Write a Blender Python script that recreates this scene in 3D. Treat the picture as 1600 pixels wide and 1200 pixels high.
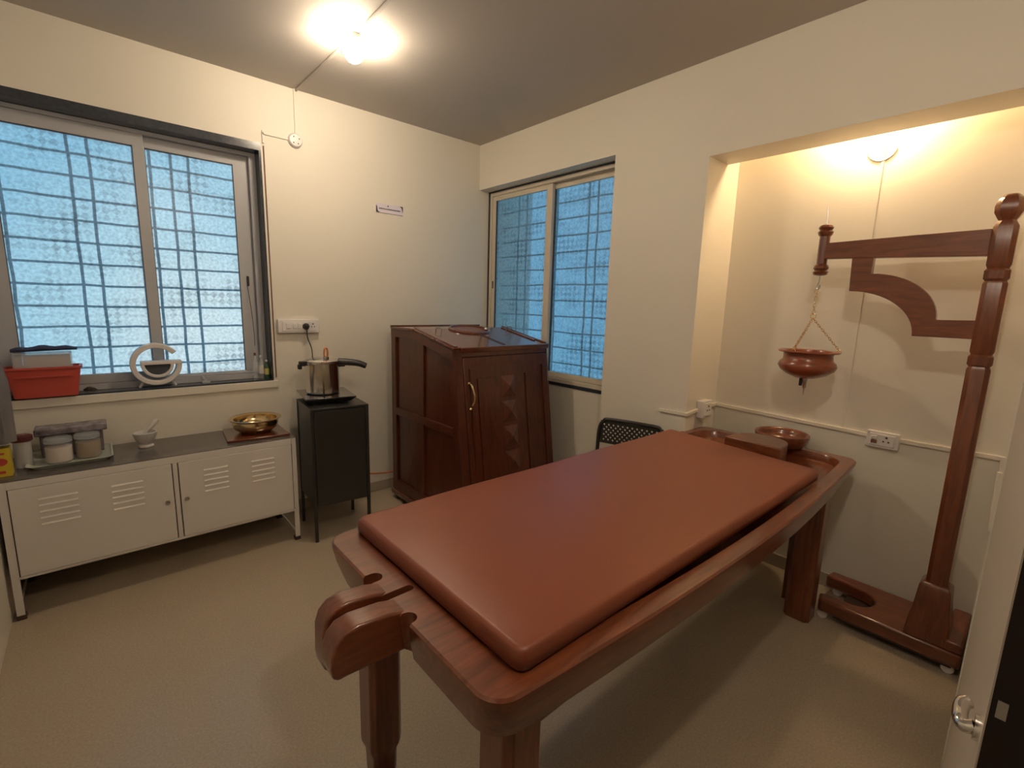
import bpy, bmesh, math, random
from mathutils import Vector, Matrix
random.seed(7)
S = bpy.context.scene
for o in list(bpy.data.objects): bpy.data.objects.remove(o)
COL = S.collection
PI = math.pi

# ------------------------------------------------------------------ camera
cam_d = bpy.data.cameras.new('camera'); cam = bpy.data.objects.new('camera', cam_d); COL.objects.link(cam)
S.camera = cam
YAW, PIT, ROL = 0.8441, -0.1678, 0.0281
CX, CY, CZ, FPX = -2.4569, -3.2273, 1.4336, 736.21
fw = Vector((math.cos(YAW)*math.cos(PIT), math.sin(YAW)*math.cos(PIT), math.sin(PIT)))
rt = Vector((math.sin(YAW), -math.cos(YAW), 0)); up = rt.cross(fw)
r2 = rt*math.cos(ROL) + up*math.sin(ROL); u2 = -rt*math.sin(ROL) + up*math.cos(ROL)
m = Matrix((r2, u2, -fw)).transposed().to_4x4(); m.translation = (CX, CY, CZ)
cam.matrix_world = m
cam_d.sensor_width = 36; cam_d.lens = 36*FPX/1600; cam_d.clip_start = 0.01

# ------------------------------------------------------------------ light from outside and exposure
S.view_settings.view_transform = 'Standard'; S.view_settings.look = 'None'
S.view_settings.gamma = 1; S.view_settings.use_curve_mapping = False
S.view_settings.exposure = 0.0
W = bpy.data.worlds.new('evening_sky'); S.world = W; W.use_nodes = True
nt = W.node_tree; nt.nodes.clear()
tc = nt.nodes.new('ShaderNodeTexCoord')
dot = nt.nodes.new('ShaderNodeVectorMath'); dot.operation = 'DOT_PRODUCT'
nt.links.new(tc.outputs['Generated'], dot.inputs[0]); dot.inputs[1].default_value = (0.155, 0.985, -0.07)
rmp = nt.nodes.new('ShaderNodeValToRGB'); nt.links.new(dot.outputs['Value'], rmp.inputs[0])
e = rmp.color_ramp.elements
e[0].position = 0.0; e[0].color = (0.13, 0.33, 0.50, 1)
e[1].position = 1.0; e[1].color = (1.0, 1.15, 1.15, 1)
for pos_, col_ in ((0.55, (0.15, 0.36, 0.56, 1)), (0.86, (0.17, 0.42, 0.66, 1)), (0.95, (0.32, 0.66, 0.88, 1)), (0.985, (0.62, 0.93, 1.05, 1))):
    x = e.new(pos_); x.color = col_
bg = nt.nodes.new('ShaderNodeBackground'); bg.inputs['Strength'].default_value = 1.2
nt.links.new(rmp.outputs[0], bg.inputs[0])
wo = nt.nodes.new('ShaderNodeOutputWorld'); nt.links.new(bg.outputs[0], wo.inputs[0])
CEIL_E, DOOR_E, ALC_E = 165.0, 270.0, 620.0      # emission of the three warm bulbs

def portal(loc, rot, sx, sy):
    d = bpy.data.lights.new('window_portal', 'AREA'); d.shape = 'RECTANGLE'; d.size = sx; d.size_y = sy
    d.cycles.is_portal = True
    o = bpy.data.objects.new('window_portal', d); COL.objects.link(o); o.location = loc; o.rotation_euler = rot
portal((-2.23, 0.19, 1.6), (-PI/2, 0, 0), 1.2, 1.4)
portal((0.22, -0.67, 1.6), (0, PI/2, 0), 1.4, 1.3)

# ------------------------------------------------------------------ materials
def mat(name, col, rough=0.5, metal=0.0, coat=0.0, spec=0.5, trans=0.0, emis=None, es=0.0, bump=0.0, bscale=200, var=0.0, vscale=3.0, alpha=1.0, coat_r=0.1):
    M = bpy.data.materials.new(name); M.use_nodes = True
    n = M.node_tree.nodes; l = M.node_tree.links; b = n['Principled BSDF']
    b.inputs['Base Color'].default_value = (*col, 1); b.inputs['Roughness'].default_value = rough
    b.inputs['Metallic'].default_value = metal; b.inputs['Coat Weight'].default_value = coat
    b.inputs['Coat Roughness'].default_value = coat_r
    b.inputs['Specular IOR Level'].default_value = spec; b.inputs['Transmission Weight'].default_value = trans
    b.inputs['Alpha'].default_value = alpha
    if emis: b.inputs['Emission Color'].default_value = (*emis, 1); b.inputs['Emission Strength'].default_value = es
    t = n.new('ShaderNodeTexCoord')
    if var > 0:
        nz = n.new('ShaderNodeTexNoise'); nz.inputs['Scale'].default_value = vscale; nz.inputs['Detail'].default_value = 5
        l.new(t.outputs['Object'], nz.inputs['Vector'])
        r = n.new('ShaderNodeValToRGB'); r.color_ramp.elements[0].position = 0.3; r.color_ramp.elements[1].position = 0.7
        r.color_ramp.elements[0].color = (*[c*(1-var) for c in col], 1); r.color_ramp.elements[1].color = (*[min(1, c*(1+var)) for c in col], 1)
        l.new(nz.outputs['Fac'], r.inputs[0]); l.new(r.outputs[0], b.inputs['Base Color'])
    if bump > 0:
        nz2 = n.new('ShaderNodeTexNoise'); nz2.inputs['Scale'].default_value = bscale; nz2.inputs['Detail'].default_value = 3
        l.new(t.outputs['Object'], nz2.inputs['Vector'])
        bp = n.new('ShaderNodeBump'); bp.inputs['Strength'].default_value = bump; bp.inputs['Distance'].default_value = 0.002
        l.new(nz2.outputs['Fac'], bp.inputs['Height']); l.new(bp.outputs[0], b.inputs['Normal'])
    return M

def wood(name, c1, c2, stretch=(1, 1, 1), rough=0.3, coat=0.5, scale=14):
    M = bpy.data.materials.new(name); M.use_nodes = True
    n = M.node_tree.nodes; l = M.node_tree.links; b = n['Principled BSDF']
    t = n.new('ShaderNodeTexCoord'); mp = n.new('ShaderNodeMapping'); mp.inputs['Scale'].default_value = stretch
    l.new(t.outputs['Object'], mp.inputs[0])
    nz = n.new('ShaderNodeTexNoise'); nz.inputs['Scale'].default_value = scale; nz.inputs['Detail'].default_value = 8
    nz.inputs['Roughness'].default_value = 0.65; nz.inputs['Distortion'].default_value = 0.8
    l.new(mp.outputs[0], nz.inputs['Vector'])
    r = n.new('ShaderNodeValToRGB'); r.color_ramp.elements[0].position = 0.35; r.color_ramp.elements[1].position = 0.68
    r.color_ramp.elements[0].color = (*c1, 1); r.color_ramp.elements[1].color = (*c2, 1)
    l.new(nz.outputs['Fac'], r.inputs[0]); l.new(r.outputs[0], b.inputs['Base Color'])
    b.inputs['Roughness'].default_value = rough; b.inputs['Coat Weight'].default_value = coat; b.inputs['Coat Roughness'].default_value = 0.12
    return M

WD1, WD2 = (0.105, 0.026, 0.010), (0.215, 0.060, 0.022)
M_wall = mat('cream_wall_paint', (0.75, 0.70, 0.605), 0.55, bump=0.15, bscale=60, var=0.02, vscale=1.2)
M_ceil = mat('grey_ceiling_paint', (0.50, 0.455, 0.41), 0.7, bump=0.1, bscale=40, var=0.03, vscale=1.0)
M_skirt = mat('beige_skirting_tile', (0.40, 0.34, 0.26), 0.35)
M_woodX = wood('polished_red_wood_along_x', WD1, WD2, (0.35, 3, 3), 0.3, 0.6)
M_woodY = wood('polished_red_wood_along_y', WD1, WD2, (3, 0.35, 3), 0.3, 0.6)
M_woodZ = wood('polished_red_wood_upright', WD1, WD2, (3, 3, 0.3), 0.32, 0.5)
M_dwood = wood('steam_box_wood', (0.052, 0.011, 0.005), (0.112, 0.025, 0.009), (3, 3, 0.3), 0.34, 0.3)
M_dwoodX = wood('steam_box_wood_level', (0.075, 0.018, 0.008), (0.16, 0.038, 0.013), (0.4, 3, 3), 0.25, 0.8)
M_leather = mat('brown_leatherette', (0.222, 0.059, 0.027), 0.40, bump=0.12, bscale=500, spec=0.45)
M_white = mat('white_painted_metal', (0.70, 0.665, 0.63), 0.42)
M_whitep = mat('white_plastic', (0.74, 0.70, 0.68), 0.35)
M_trunk = mat('cream_plastic_trunking', (0.76, 0.70, 0.60), 0.45)
M_black = mat('black_painted_metal', (0.022, 0.021, 0.020), 0.35)
M_blackp = mat('black_plastic', (0.02, 0.018, 0.018), 0.4)
M_dark = mat('dark_brown_cap', (0.05, 0.03, 0.022), 0.5)
M_chrome = mat('polished_steel', (0.72, 0.70, 0.67), 0.12, metal=1)
M_satin = mat('satin_steel', (0.55, 0.53, 0.5), 0.3, metal=1)
M_brass = mat('polished_brass', (0.78, 0.60, 0.33), 0.2, metal=1)
M_alu = mat('cream_powder_coated_aluminium', (0.41, 0.41, 0.43), 0.4)
M_aluB = mat('cream_aluminium_frame', (0.62, 0.55, 0.44), 0.4)
M_gran = mat('dark_granite', (0.035, 0.04, 0.05), 0.2, var=0.3, vscale=60)
M_mat = mat('grey_glossy_mat', (0.11, 0.095, 0.085), 0.22)
M_rust = mat('rusty_grille_iron', (0.10, 0.07, 0.06), 0.8, var=0.3, vscale=30)
M_pink = mat('coral_red_plastic', (0.52, 0.075, 0.055), 0.4)
M_clear = mat('cloudy_clear_plastic', (0.72, 0.70, 0.70), 0.2, alpha=0.5)
M_glass = mat('clear_glass', (0.85, 0.88, 0.85), 0.04, alpha=0.22)
M_navy = mat('navy_cloth', (0.035, 0.04, 0.085), 0.9, bump=0.6, bscale=80)
M_paper = mat('white_folded_paper', (0.62, 0.57, 0.55), 0.8)
M_towel = mat('grey_towel_cloth', (0.17, 0.155, 0.15), 0.95, bump=0.9, bscale=150)
M_brcloth = mat('brown_cloth', (0.16, 0.08, 0.055), 0.9)
M_yellow = mat('yellow_carton', (0.62, 0.46, 0.03), 0.5)
M_red = mat('red_print', (0.45, 0.05, 0.04), 0.5)
M_ink = mat('dark_print', (0.04, 0.03, 0.05), 0.6)
M_signw = mat('white_sign_plate', (0.72, 0.66, 0.74), 0.35)
M_tray = mat('pale_green_plastic', (0.50, 0.53, 0.45), 0.35)
M_powder = mat('white_powder', (0.70, 0.58, 0.52), 0.9)
M_spice = mat('brown_powder', (0.30, 0.17, 0.065), 0.9)
M_marble = mat('white_marble', (0.60, 0.56, 0.52), 0.3, var=0.08, vscale=30)
M_lidred = mat('maroon_lid', (0.10, 0.02, 0.02), 0.4)
M_orange = mat('orange_rubber_tube', (0.55, 0.14, 0.03), 0.4)
M_copper = mat('copper_pin', (0.65, 0.20, 0.05), 0.35, metal=0.6)
M_doorw = mat('cream_door_paint', (0.62, 0.55, 0.46), 0.45)
M_dedge = mat('dark_brown_door_edge', (0.016, 0.006, 0.004), 0.6)
M_bulb = mat('glowing_bulb', (1, 1, 1), 0.5, emis=(1, 0.82, 0.60), es=CEIL_E)
M_bulbD = mat('glowing_bulb_door', (1, 1, 1), 0.5, emis=(1, 0.86, 0.68), es=DOOR_E)
M_bulbA = mat('glowing_bulb_alcove', (1, 1, 1), 0.5, emis=(1, 0.71, 0.40), es=ALC_E)
M_void = mat('unlit_passage_black', (0.012, 0.009, 0.007), 0.9)  # near-black base colour stands in for the missing light in the passage
M_label1 = mat('yellow_bottle_label', (0.50, 0.45, 0.16), 0.6)
M_green = mat('green_bottle_glass', (0.10, 0.22, 0.12), 0.1, trans=0.5)
M_greytray = mat('grey_smoked_plastic', (0.17, 0.14, 0.135), 0.3)
M_dry = mat('dried_leaf', (0.05, 0.035, 0.03), 0.9)

def floor_mat():
    M = bpy.data.materials.new('polished_beige_floor'); M.use_nodes = True
    n = M.node_tree.nodes; l = M.node_tree.links; b = n['Principled BSDF']
    t = n.new('ShaderNodeTexCoord')
    nz = n.new('ShaderNodeTexNoise'); nz.inputs['Scale'].default_value = 140; nz.inputs['Detail'].default_value = 4
    l.new(t.outputs['Object'], nz.inputs['Vector'])
    r = n.new('ShaderNodeValToRGB'); r.color_ramp.elements[0].position = 0.3; r.color_ramp.elements[1].position = 0.7
    r.color_ramp.elements[0].color = (0.375, 0.300, 0.215, 1); r.color_ramp.elements[1].color = (0.465, 0.385, 0.285, 1)
    l.new(nz.outputs['Fac'], r.inputs[0]); l.new(r.outputs[0], b.inputs['Base Color'])
    b.inputs['Roughness'].default_value = 0.24; b.inputs['Specular IOR Level'].default_value = 0.5
    return M
M_floor = floor_mat()

def frosted(name, u, tint, clear):
    # patterned frosted glass: part clear, part diffusing, with a lattice of small diamonds
    M = bpy.data.materials.new(name); M.use_nodes = True
    n = M.node_tree.nodes; l = M.node_tree.links; n.clear()
    t = n.new('ShaderNodeTexCoord'); mp = n.new('ShaderNodeMapping')
    l.new(t.outputs['Object'], mp.inputs[0])
    # bring pane plane into texture xy, turned by 45 degrees
    mp.inputs['Rotation'].default_value = (PI/2 if u == 'x' else 0, 0 if u == 'x' else PI/2, 0)
    mp2 = n.new('ShaderNodeMapping'); mp2.inputs['Rotation'].default_value = (0, 0, PI/4); mp2.inputs['Scale'].default_value = (34, 34, 0)
    l.new(mp.outputs[0], mp2.inputs[0])
    ch = n.new('ShaderNodeTexChecker'); ch.inputs['Scale'].default_value = 1.0
    l.new(mp2.outputs[0], ch.inputs['Vector'])
    nz = n.new('ShaderNodeTexNoise'); nz.inputs['Scale'].default_value = 5; nz.inputs['Detail'].default_value = 3
    l.new(t.outputs['Object'], nz.inputs['Vector'])
    nf = n.new('ShaderNodeTexNoise'); nf.inputs['Scale'].default_value = 70; nf.inputs['Detail'].default_value = 2
    l.new(t.outputs['Object'], nf.inputs['Vector'])
    mr = n.new('ShaderNodeMapRange'); mr.inputs['From Min'].default_value = 0.45; mr.inputs['From Max'].default_value = 0.62
    mr.inputs['To Min'].default_value = 0.0; mr.inputs['To Max'].default_value = 0.26
    l.new(nz.outputs['Fac'], mr.inputs['Value'])
    mm = n.new('ShaderNodeMath'); mm.operation = 'MULTIPLY'; l.new(ch.outputs['Fac'], mm.inputs[0]); l.new(mr.outputs[0], mm.inputs[1])
    fm = n.new('ShaderNodeMapRange'); fm.inputs['From Min'].default_value = 0.3; fm.inputs['From Max'].default_value = 0.7
    fm.inputs['To Min'].default_value = 0.66; fm.inputs['To Max'].default_value = 1.0
    l.new(nf.outputs['Fac'], fm.inputs['Value'])
    sb = n.new('ShaderNodeMath'); sb.operation = 'SUBTRACT'; l.new(fm.outputs[0], sb.inputs[0]); l.new(mm.outputs[0], sb.inputs[1])
    cm = n.new('ShaderNodeVectorMath'); cm.operation = 'SCALE'; cm.inputs[0].default_value = tint; l.new(sb.outputs[0], cm.inputs['Scale'])
    tr = n.new('ShaderNodeBsdfTransparent'); l.new(cm.outputs[0], tr.inputs[0])
    tl = n.new('ShaderNodeBsdfTranslucent'); l.new(cm.outputs[0], tl.inputs[0])
    mx = n.new('ShaderNodeMixShader'); mx.inputs[0].default_value = 1-clear
    l.new(tr.outputs[0], mx.inputs[1]); l.new(tl.outputs[0], mx.inputs[2])
    gl = n.new('ShaderNodeBsdfGlossy'); gl.inputs['Roughness'].default_value = 0.3
    mg = n.new('ShaderNodeMixShader'); mg.inputs[0].default_value = 0.05
    l.new(mx.outputs[0], mg.inputs[1]); l.new(gl.outputs[0], mg.inputs[2])
    o = n.new('ShaderNodeOutputMaterial'); l.new(mg.outputs[0], o.inputs[0])
    return M
M_pane1 = frosted('frosted_diamond_glass', 'x', (0.98, 1.0, 1.0), 0.55)
M_pane2 = frosted('frosted_diamond_glass_side', 'y', (0.95, 1.0, 1.0), 0.55)

# ------------------------------------------------------------------ mesh helpers
class MB:
    def __init__(s): s.bm = bmesh.new()
    def box(s, x0, x1, y0, y1, z0, z1, mtx=None):
        v = [s.bm.verts.new((x, y, z)) for x in (x0, x1) for y in (y0, y1) for z in (z0, z1)]
        for f in ((0,1,3,2),(4,6,7,5),(0,4,5,1),(2,3,7,6),(0,2,6,4),(1,5,7,3)): s.bm.faces.new([v[i] for i in f])
        if mtx: 
            for w in v: w.co = mtx @ w.co
        return s
    def loft(s, loops, cap0=True, cap1=True, close=True):
        L = [[s.bm.verts.new(p) for p in lp] for lp in loops]; n = len(L[0])
        for a, b in zip(L, L[1:]):
            for i in range(n if close else n-1):
                j = (i+1) % n
                s.bm.faces.new((a[i], a[j], b[j], b[i]))
        if cap0: s.bm.faces.new(L[0][::-1])
        if cap1: s.bm.faces.new(L[-1])
        return s
    def prism(s, pts, axis, a, b, mtx=None):
        def P(p, t):
            q = {'x': (t, p[0], p[1]), 'y': (p[0], t, p[1]), 'z': (p[0], p[1], t)}[axis]
            return (mtx @ Vector(q)) if mtx else q
        return s.loft([[P(p, a) for p in pts], [P(p, b) for p in pts]])
    def lathe(s, prof, c=(0, 0, 0), n=32, mtx=None):
        rings = []
        for r, z in prof:
            r = max(r, 0.0002)
            rings.append([Vector((r*math.cos(2*PI*i/n), r*math.sin(2*PI*i/n), z)) for i in range(n)])
        if mtx: rings = [[mtx @ p for p in r] for r in rings]
        rings = [[p + Vector(c) for p in r] for r in rings]
        return s.loft(rings)
    def tube(s, pts, r, n=8, closed=False):
        P = [Vector(p) for p in pts]; rings = []; N = len(P); prev = None
        for i, p in enumerate(P):
            if closed: d = P[(i+1) % N] - P[i-1]
            else: d = P[min(i+1, N-1)] - P[max(i-1, 0)]
            d.normalize()
            if prev is None:
                a = d.orthogonal().normalized()
            else:
                a = (prev - d*prev.dot(d)).normalized()
            prev = a; b = d.cross(a)
            rr = r[i] if isinstance(r, (list, tuple)) else r
            rings.append([p + a*rr*math.cos(2*PI*k/n) + b*rr*math.sin(2*PI*k/n) for k in range(n)])
        if closed:
            return s.loft(rings + [rings[0]], False, False)
        return s.loft(rings)
    def sphere(s, c, r, sc=(1, 1, 1), n=20):
        prof = [(r*math.sin(PI*i/(n//2)), -r*math.cos(PI*i/(n//2))) for i in range(n//2+1)]
        return s.lathe(prof, c, n, Matrix.Diagonal((*sc, 1)).to_3x3())
    def build(s, name, m, parent=None, bevel=0.0, seg=2, smooth=40, loc=None):
        bmesh.ops.remove_doubles(s.bm, verts=s.bm.verts, dist=1e-6)
        bmesh.ops.recalc_face_normals(s.bm, faces=s.bm.faces)
        me = bpy.data.meshes.new(name)
        if parent is not None: org = parent['_o'] if '_o' in parent else (0, 0, 0); org = Vector(org)
        else:
            if loc is None:
                xs = [v.co for v in s.bm.verts]
                lo = [min(c[i] for c in xs) for i in range(3)]; hi = [max(c[i] for c in xs) for i in range(3)]
                org = Vector(((lo[0]+hi[0])/2, (lo[1]+hi[1])/2, lo[2]))
            else: org = Vector(loc)
        bmesh.ops.translate(s.bm, verts=s.bm.verts, vec=-org)
        s.bm.to_mesh(me); s.bm.free()
        o = bpy.data.objects.new(name, me); COL.objects.link(o)
        if parent is None: o.location = org
        else: o.parent = parent
        o['_o'] = tuple(org)
        if isinstance(m, (list, tuple)):
            for q in m: me.materials.append(q)
        else: me.materials.append(m)
        if smooth:
            me.polygons.foreach_set('use_smooth', [True]*len(me.polygons))
            me.set_sharp_from_angle(angle=math.radians(smooth))
        if bevel > 0:
            bv = o.modifiers.new('soft_edge', 'BEVEL'); bv.width = bevel; bv.segments = seg; bv.limit_method = 'ANGLE'; bv.angle_limit = math.radians(35)
            bv.harden_normals = False
        return o

def B(x0, x1, y0, y1, z0, z1): return MB().box(x0, x1, y0, y1, z0, z1)
def tag(o, label=None, cat=None, group=None, kind=None):
    if label: o['label'] = label
    if cat: o['category'] = cat
    if group: o['group'] = group
    if kind: o['kind'] = kind
    return o
def struct(o, label=None):
    o['kind'] = 'structure'
    if label: o['label'] = label
    return o
def thing(name, loc, label, cat, group=None):
    o = bpy.data.objects.new(name, None); COL.objects.link(o); o.location = loc; o.empty_display_size = 0.05
    o['_o'] = tuple(loc); tag(o, label, cat, group); return o
def cyl(c, r, h, n=24): return MB().lathe([(r, 0), (r, h)], c, n)
def rotm(ax, ang): return Matrix.Rotation(ang, 3, ax)
def smoothp(P, k=6):
    P = [Vector(p) for p in P]; out = []
    for i in range(len(P)-1):
        p0, p1, p2, p3 = P[max(i-1, 0)], P[i], P[i+1], P[min(i+2, len(P)-1)]
        for j in range(k):
            t = j/k; out.append(0.5*((2*p1) + (p2-p0)*t + (2*p0-5*p1+4*p2-p3)*t*t + (-p0+3*p1-3*p2+p3)*t**3))
    out.append(P[-1]); return out
def text_mesh(body, size, parent, name, m, M4, ext=0.0006, align='CENTER'):
    cu = bpy.data.curves.new('t', 'FONT'); cu.body = body; cu.size = size; cu.align_x = align; cu.align_y = 'CENTER'; cu.extrude = ext; cu.offset = 0.0003
    ob = bpy.data.objects.new('t', cu); COL.objects.link(ob)
    dg = bpy.context.evaluated_depsgraph_get(); me = bpy.data.meshes.new_from_object(ob.evaluated_get(dg))
    bpy.data.objects.remove(ob)
    me.transform(M4); me.transform(Matrix.Translation(-Vector(parent['_o'])))
    o = bpy.data.objects.new(name, me); COL.objects.link(o); o.parent = parent; me.materials.clear(); me.materials.append(m)
    return o

# ------------------------------------------------------------------ room shell
H = 2.679; XL = -2.8407; DA = 0.3486; YA = -1.9437; YE = -3.195; ZA = 2.2123; YB = -1.3463; RX = 0.10
struct(B(-3.1, 0.6, -4.6, 0.25, -0.1, 0).build('floor', M_floor, smooth=0), 'polished beige speckled floor')
struct(B(-3.1, 0.6, -4.6, 0.25, H, H+0.1).build('ceiling', M_ceil, smooth=0), 'plain grey painted ceiling')
# back wall with opening for window 1
wx0, wx1, wz0, wz1 = XL+0.005, -1.6237, 0.899, 2.315
b = MB(); b.box(wx1, 0.6, 0, 0.16, 0, H); b.box(XL-0.2, wx1, 0, 0.16, 0, wz0-0.02); b.box(XL-0.2, wx1, 0, 0.16, wz1+0.012, H)
struct(b.build('wall_back', M_wall, smooth=0), 'cream painted wall with the wide window')
struct(B(XL-0.2, XL, -4.6, 0.16, 0, H).build('wall_left', M_wall, smooth=0), 'cream painted wall at the left edge')
# right wall: recessed bay with window 2, beam over it, pier, beam over the alcove
b = MB()
b.box(0, 0.25, YB, 0, 2.3397, H)                       # beam over window 2
b.box(0, 0.36, YA, YB, 0, H)                           # pier
b.box(0, 0.21, YE-0.1, YA, ZA, H)                      # beam over alcove
b.box(RX, 0.25, YB, 0.0, 0, 0.845)                     # wall below window 2
struct(b.build('wall_right', M_wall, smooth=0), 'cream wall with window bay, pier and alcove beam')
struct(B(DA, DA+0.2, YE-0.1, YA, 0, H).build('wall_alcove', M_wall, smooth=0), 'cream back wall of the lit alcove')
b = MB(); b.prism([(DA+0.2, YE), (-0.9, -3.203), (-0.9, -3.30), (DA+0.2, -3.30)], 'z', 0, H)
b.box(XL, -0.9, -3.30, -3.245, 2.12, H)
struct(b.build('wall_end', M_wall, smooth=0), 'cream end wall beside the door')
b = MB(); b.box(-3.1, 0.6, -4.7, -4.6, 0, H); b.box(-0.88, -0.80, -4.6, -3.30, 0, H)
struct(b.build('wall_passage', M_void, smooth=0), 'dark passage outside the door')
# skirting
struct(B(XL, 0.10, -0.011, 0, 0, 0.075).build('baseboard_back', M_skirt, smooth=0, bevel=0.002), 'beige skirting under the window wall')
struct(B(DA-0.011, DA, YE, YA, 0, 0.075).build('baseboard_alcove', M_skirt, smooth=0, bevel=0.002), 'beige skirting in the alcove')
struct(B(-0.011, 0.0, YA, YB, 0, 0.075).build('baseboard_right', M_skirt, smooth=0, bevel=0.002), 'beige skirting on the pier')
struct(B(RX-0.011, RX, YB, -0.012, 0, 0.075).build('baseboard_bay', M_skirt, smooth=0, bevel=0.002), 'beige skirting under the side window')

# dark granite liner and sill of window 1
b = MB(); b.box(wx0, wx1, -0.002, 0.15, 2.284, wz1+0.012); b.box(wx1-0.012, wx1, -0.002, 0.15, 0.92, 2.284)
struct(b.build('trim_1', M_gran, smooth=0), 'dark granite lining around the wide window')
struct(B(wx0, wx1, -0.001, 0.15, wz0-0.02, 0.921).build('trim_2', M_gran, smooth=0, bevel=0.002), 'dark granite sill of the wide window')
struct(B(-1.6117, -1.606, -0.005, 0, 0.93, 2.315).build('trim_9', M_brcloth, smooth=0), 'brown broken edge beside the granite lining')
struct(B(XL, -1.600, -0.012, 0.0, 0.868, 0.912).build('trim_3', M_wall, smooth=0, bevel=0.002), 'cream plaster ledge under the wide window')

# ------------------------------------------------------------------ window 1
def win1():
    w = thing('window_1', (-2.23, 0.1, 0.92), 'wide frosted sliding window with cream frame', 'window'); struct(w)
    del w['category']
    f = MB()
    f.box(wx0, wx1-0.013, 0.085, 0.145, 2.262, 2.2835)      # head
    f.box(wx0, wx1-0.013, 0.085, 0.145, 0.921, 0.955)          # track
    f.box(wx0, wx0+0.02, 0.085, 0.145, 0.955, 2.262)
    f.box(-1.672, wx1-0.013, 0.085, 0.145, 0.955, 2.262)
    f.box(wx0, -1.672, 0.108, 0.112, 0.955, 0.968)             # rail lips
    f.build('window_frame', M_alu, w, bevel=0.002)
    def sash(x0, x1, y, gx0, gx1, gz0, gz1, zb, zt, lockx):
        s = MB(); d = 0.012
        s.box(x0, gx0, y-d, y+d, zb, zt); s.box(gx1, x1, y-d, y+d, zb, zt)
        s.box(gx0, gx1, y-d, y+d, zb, gz0); s.box(gx0, gx1, y-d, y+d, gz1, zt)
        so = s.build('sash', M_alu, w, bevel=0.002)
        g = MB(); g.box(gx0, gx0+0.004, y-d+0.002, y+d-0.002, gz0, gz1); g.box(gx1-0.004, gx1, y-d+0.002, y+d-0.002, gz0, gz1)
        g.box(gx0, gx1, y-d+0.002, y+d-0.002, gz1-0.004, gz1)
        g.build('gasket', M_dark, so)
        p = MB(); p.loft([[(gx0, y, gz0), (gx1, y, gz0), (gx1, y, gz1), (gx0, y, gz1)]], True, False)
        p.build('pane', M_pane1, so, smooth=0)
        k = MB(); k.box(lockx-0.007, lockx+0.007, y-d-0.006, y-d, 1.50, 1.56); k.build('latch', M_blackp, so, bevel=0.002)
    sash(-2.8155, -2.172, 0.100, -2.742, -2.219, 1.005, 2.200, 0.956, 2.2615, -2.785)
    sash(-2.225, -1.673, 0.130, -2.170, -1.750, 0.972, 2.205, 0.956, 2.2615, -1.710)
    return w
W1 = win1()
def bar_grille(name, par, horiz, n0, n1, z_list, vert, ax, d, z0, z1):
    g = MB()
    def line(p, q, r):
        P = []; N = 14
        for i in range(N+1):
            t = i/N; c = Vector(p).lerp(Vector(q), t); c += Vector((random.uniform(-1, 1), random.uniform(-1, 1), random.uniform(-1, 1)))*0.003; P.append(c)
        g.tube(P, r, 6)
    for z in z_list:
        line((n0, d, z) if ax == 'x' else (d, n0, z), (n1, d, z) if ax == 'x' else (d, n1, z), 0.0062)
    for v in vert:
        line((v, d, z0) if ax == 'x' else (d, v, z0), (v, d, z1) if ax == 'x' else (d, v, z1), 0.0072)
    o = g.build(name, M_rust, par); o['label'] = 'rusty iron grille'; return o
zs = [2.255 - 0.112*i for i in range(14)]
bar_grille('grille', W1, None, XL-0.05, -1.45, zs, (-2.74, -2.478, -2.398, -2.14, -2.04, -1.955, -1.70), 'x', 0.26, 0.75, 2.45)
zs2 = [2.19 - 0.12*i for i in range(13)]

# ------------------------------------------------------------------ window 2
def win2():
    w = thing('window_2', (0.1, -0.67, 0.85), 'frosted sliding window in the right wall bay', 'window'); struct(w); del w['category']
    x0, x1 = RX, RX+0.07
    f = MB()
    f.box(x0, x1, YB+0.001, -0.018, 2.300, 2.328)
    f.box(x0, x1, YB+0.001, -0.018, 0.868, 0.895)
    f.box(x0, x1, -0.045, -0.018, 0.895, 2.300)
    f.box(x0, x1, YB+0.001, YB+0.022, 0.895, 2.300)
    f.build('window_frame', M_aluB, w, bevel=0.002)
    g = MB(); g.box(x0-0.004, x1, -0.018, -0.001, 0.846, 2.338); g.box(x0-0.002, x1, YB+0.001, -0.018, 2.328, 2.338); g.box(x0-0.006, x1, YB+0.001, -0.018, 0.846, 0.868)
    g.build('window_sill', M_gran, w)
    def sash(y0, y1, x, gy0, gy1, gz0, gz1):
        s = MB(); d = 0.012
        s.box(x-d, x+d, y0, gy0, 0.897, 2.298); s.box(x-d, x+d, gy1, y1, 0.897, 2.298)
        s.box(x-d, x+d, gy0, gy1, 0.897, gz0); s.box(x-d, x+d, gy0, gy1, gz1, 2.298)
        so = s.build('sash', M_aluB, w, bevel=0.002)
        q = MB(); q.box(x-d+0.002, x+d-0.002, gy0, gy0+0.003, gz0, gz1); q.box(x-d+0.002, x+d-0.002, gy1-0.003, gy1, gz0, gz1)
        q.build('gasket', M_dark, so)
        p = MB(); p.loft([[(x, gy0, gz0), (x, gy1, gz0), (x, gy1, gz1), (x, gy0, gz1)]], True, False); p.build('pane', M_pane2, so, smooth=0)
        return so
    so = sash(-0.725, -0.046, 0.118, -0.668, -0.088, 0.935, 2.262)
    MB().box(0.100, 0.106, -0.072, -0.062, 1.56, 1.62).build('latch', M_blackp, so, bevel=0.001)
    sash(YB+0.023, -0.672, 0.150, YB+0.06, -0.722, 0.935, 2.262)
    return w
W2 = win2()
bar_grille('grille', W2, None, -1.55, 0.14, zs2, (-1.28, -1.026, -0.945, -0.64, -0.30, -0.20), 'y', 0.26, 0.75, 2.42)

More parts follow.
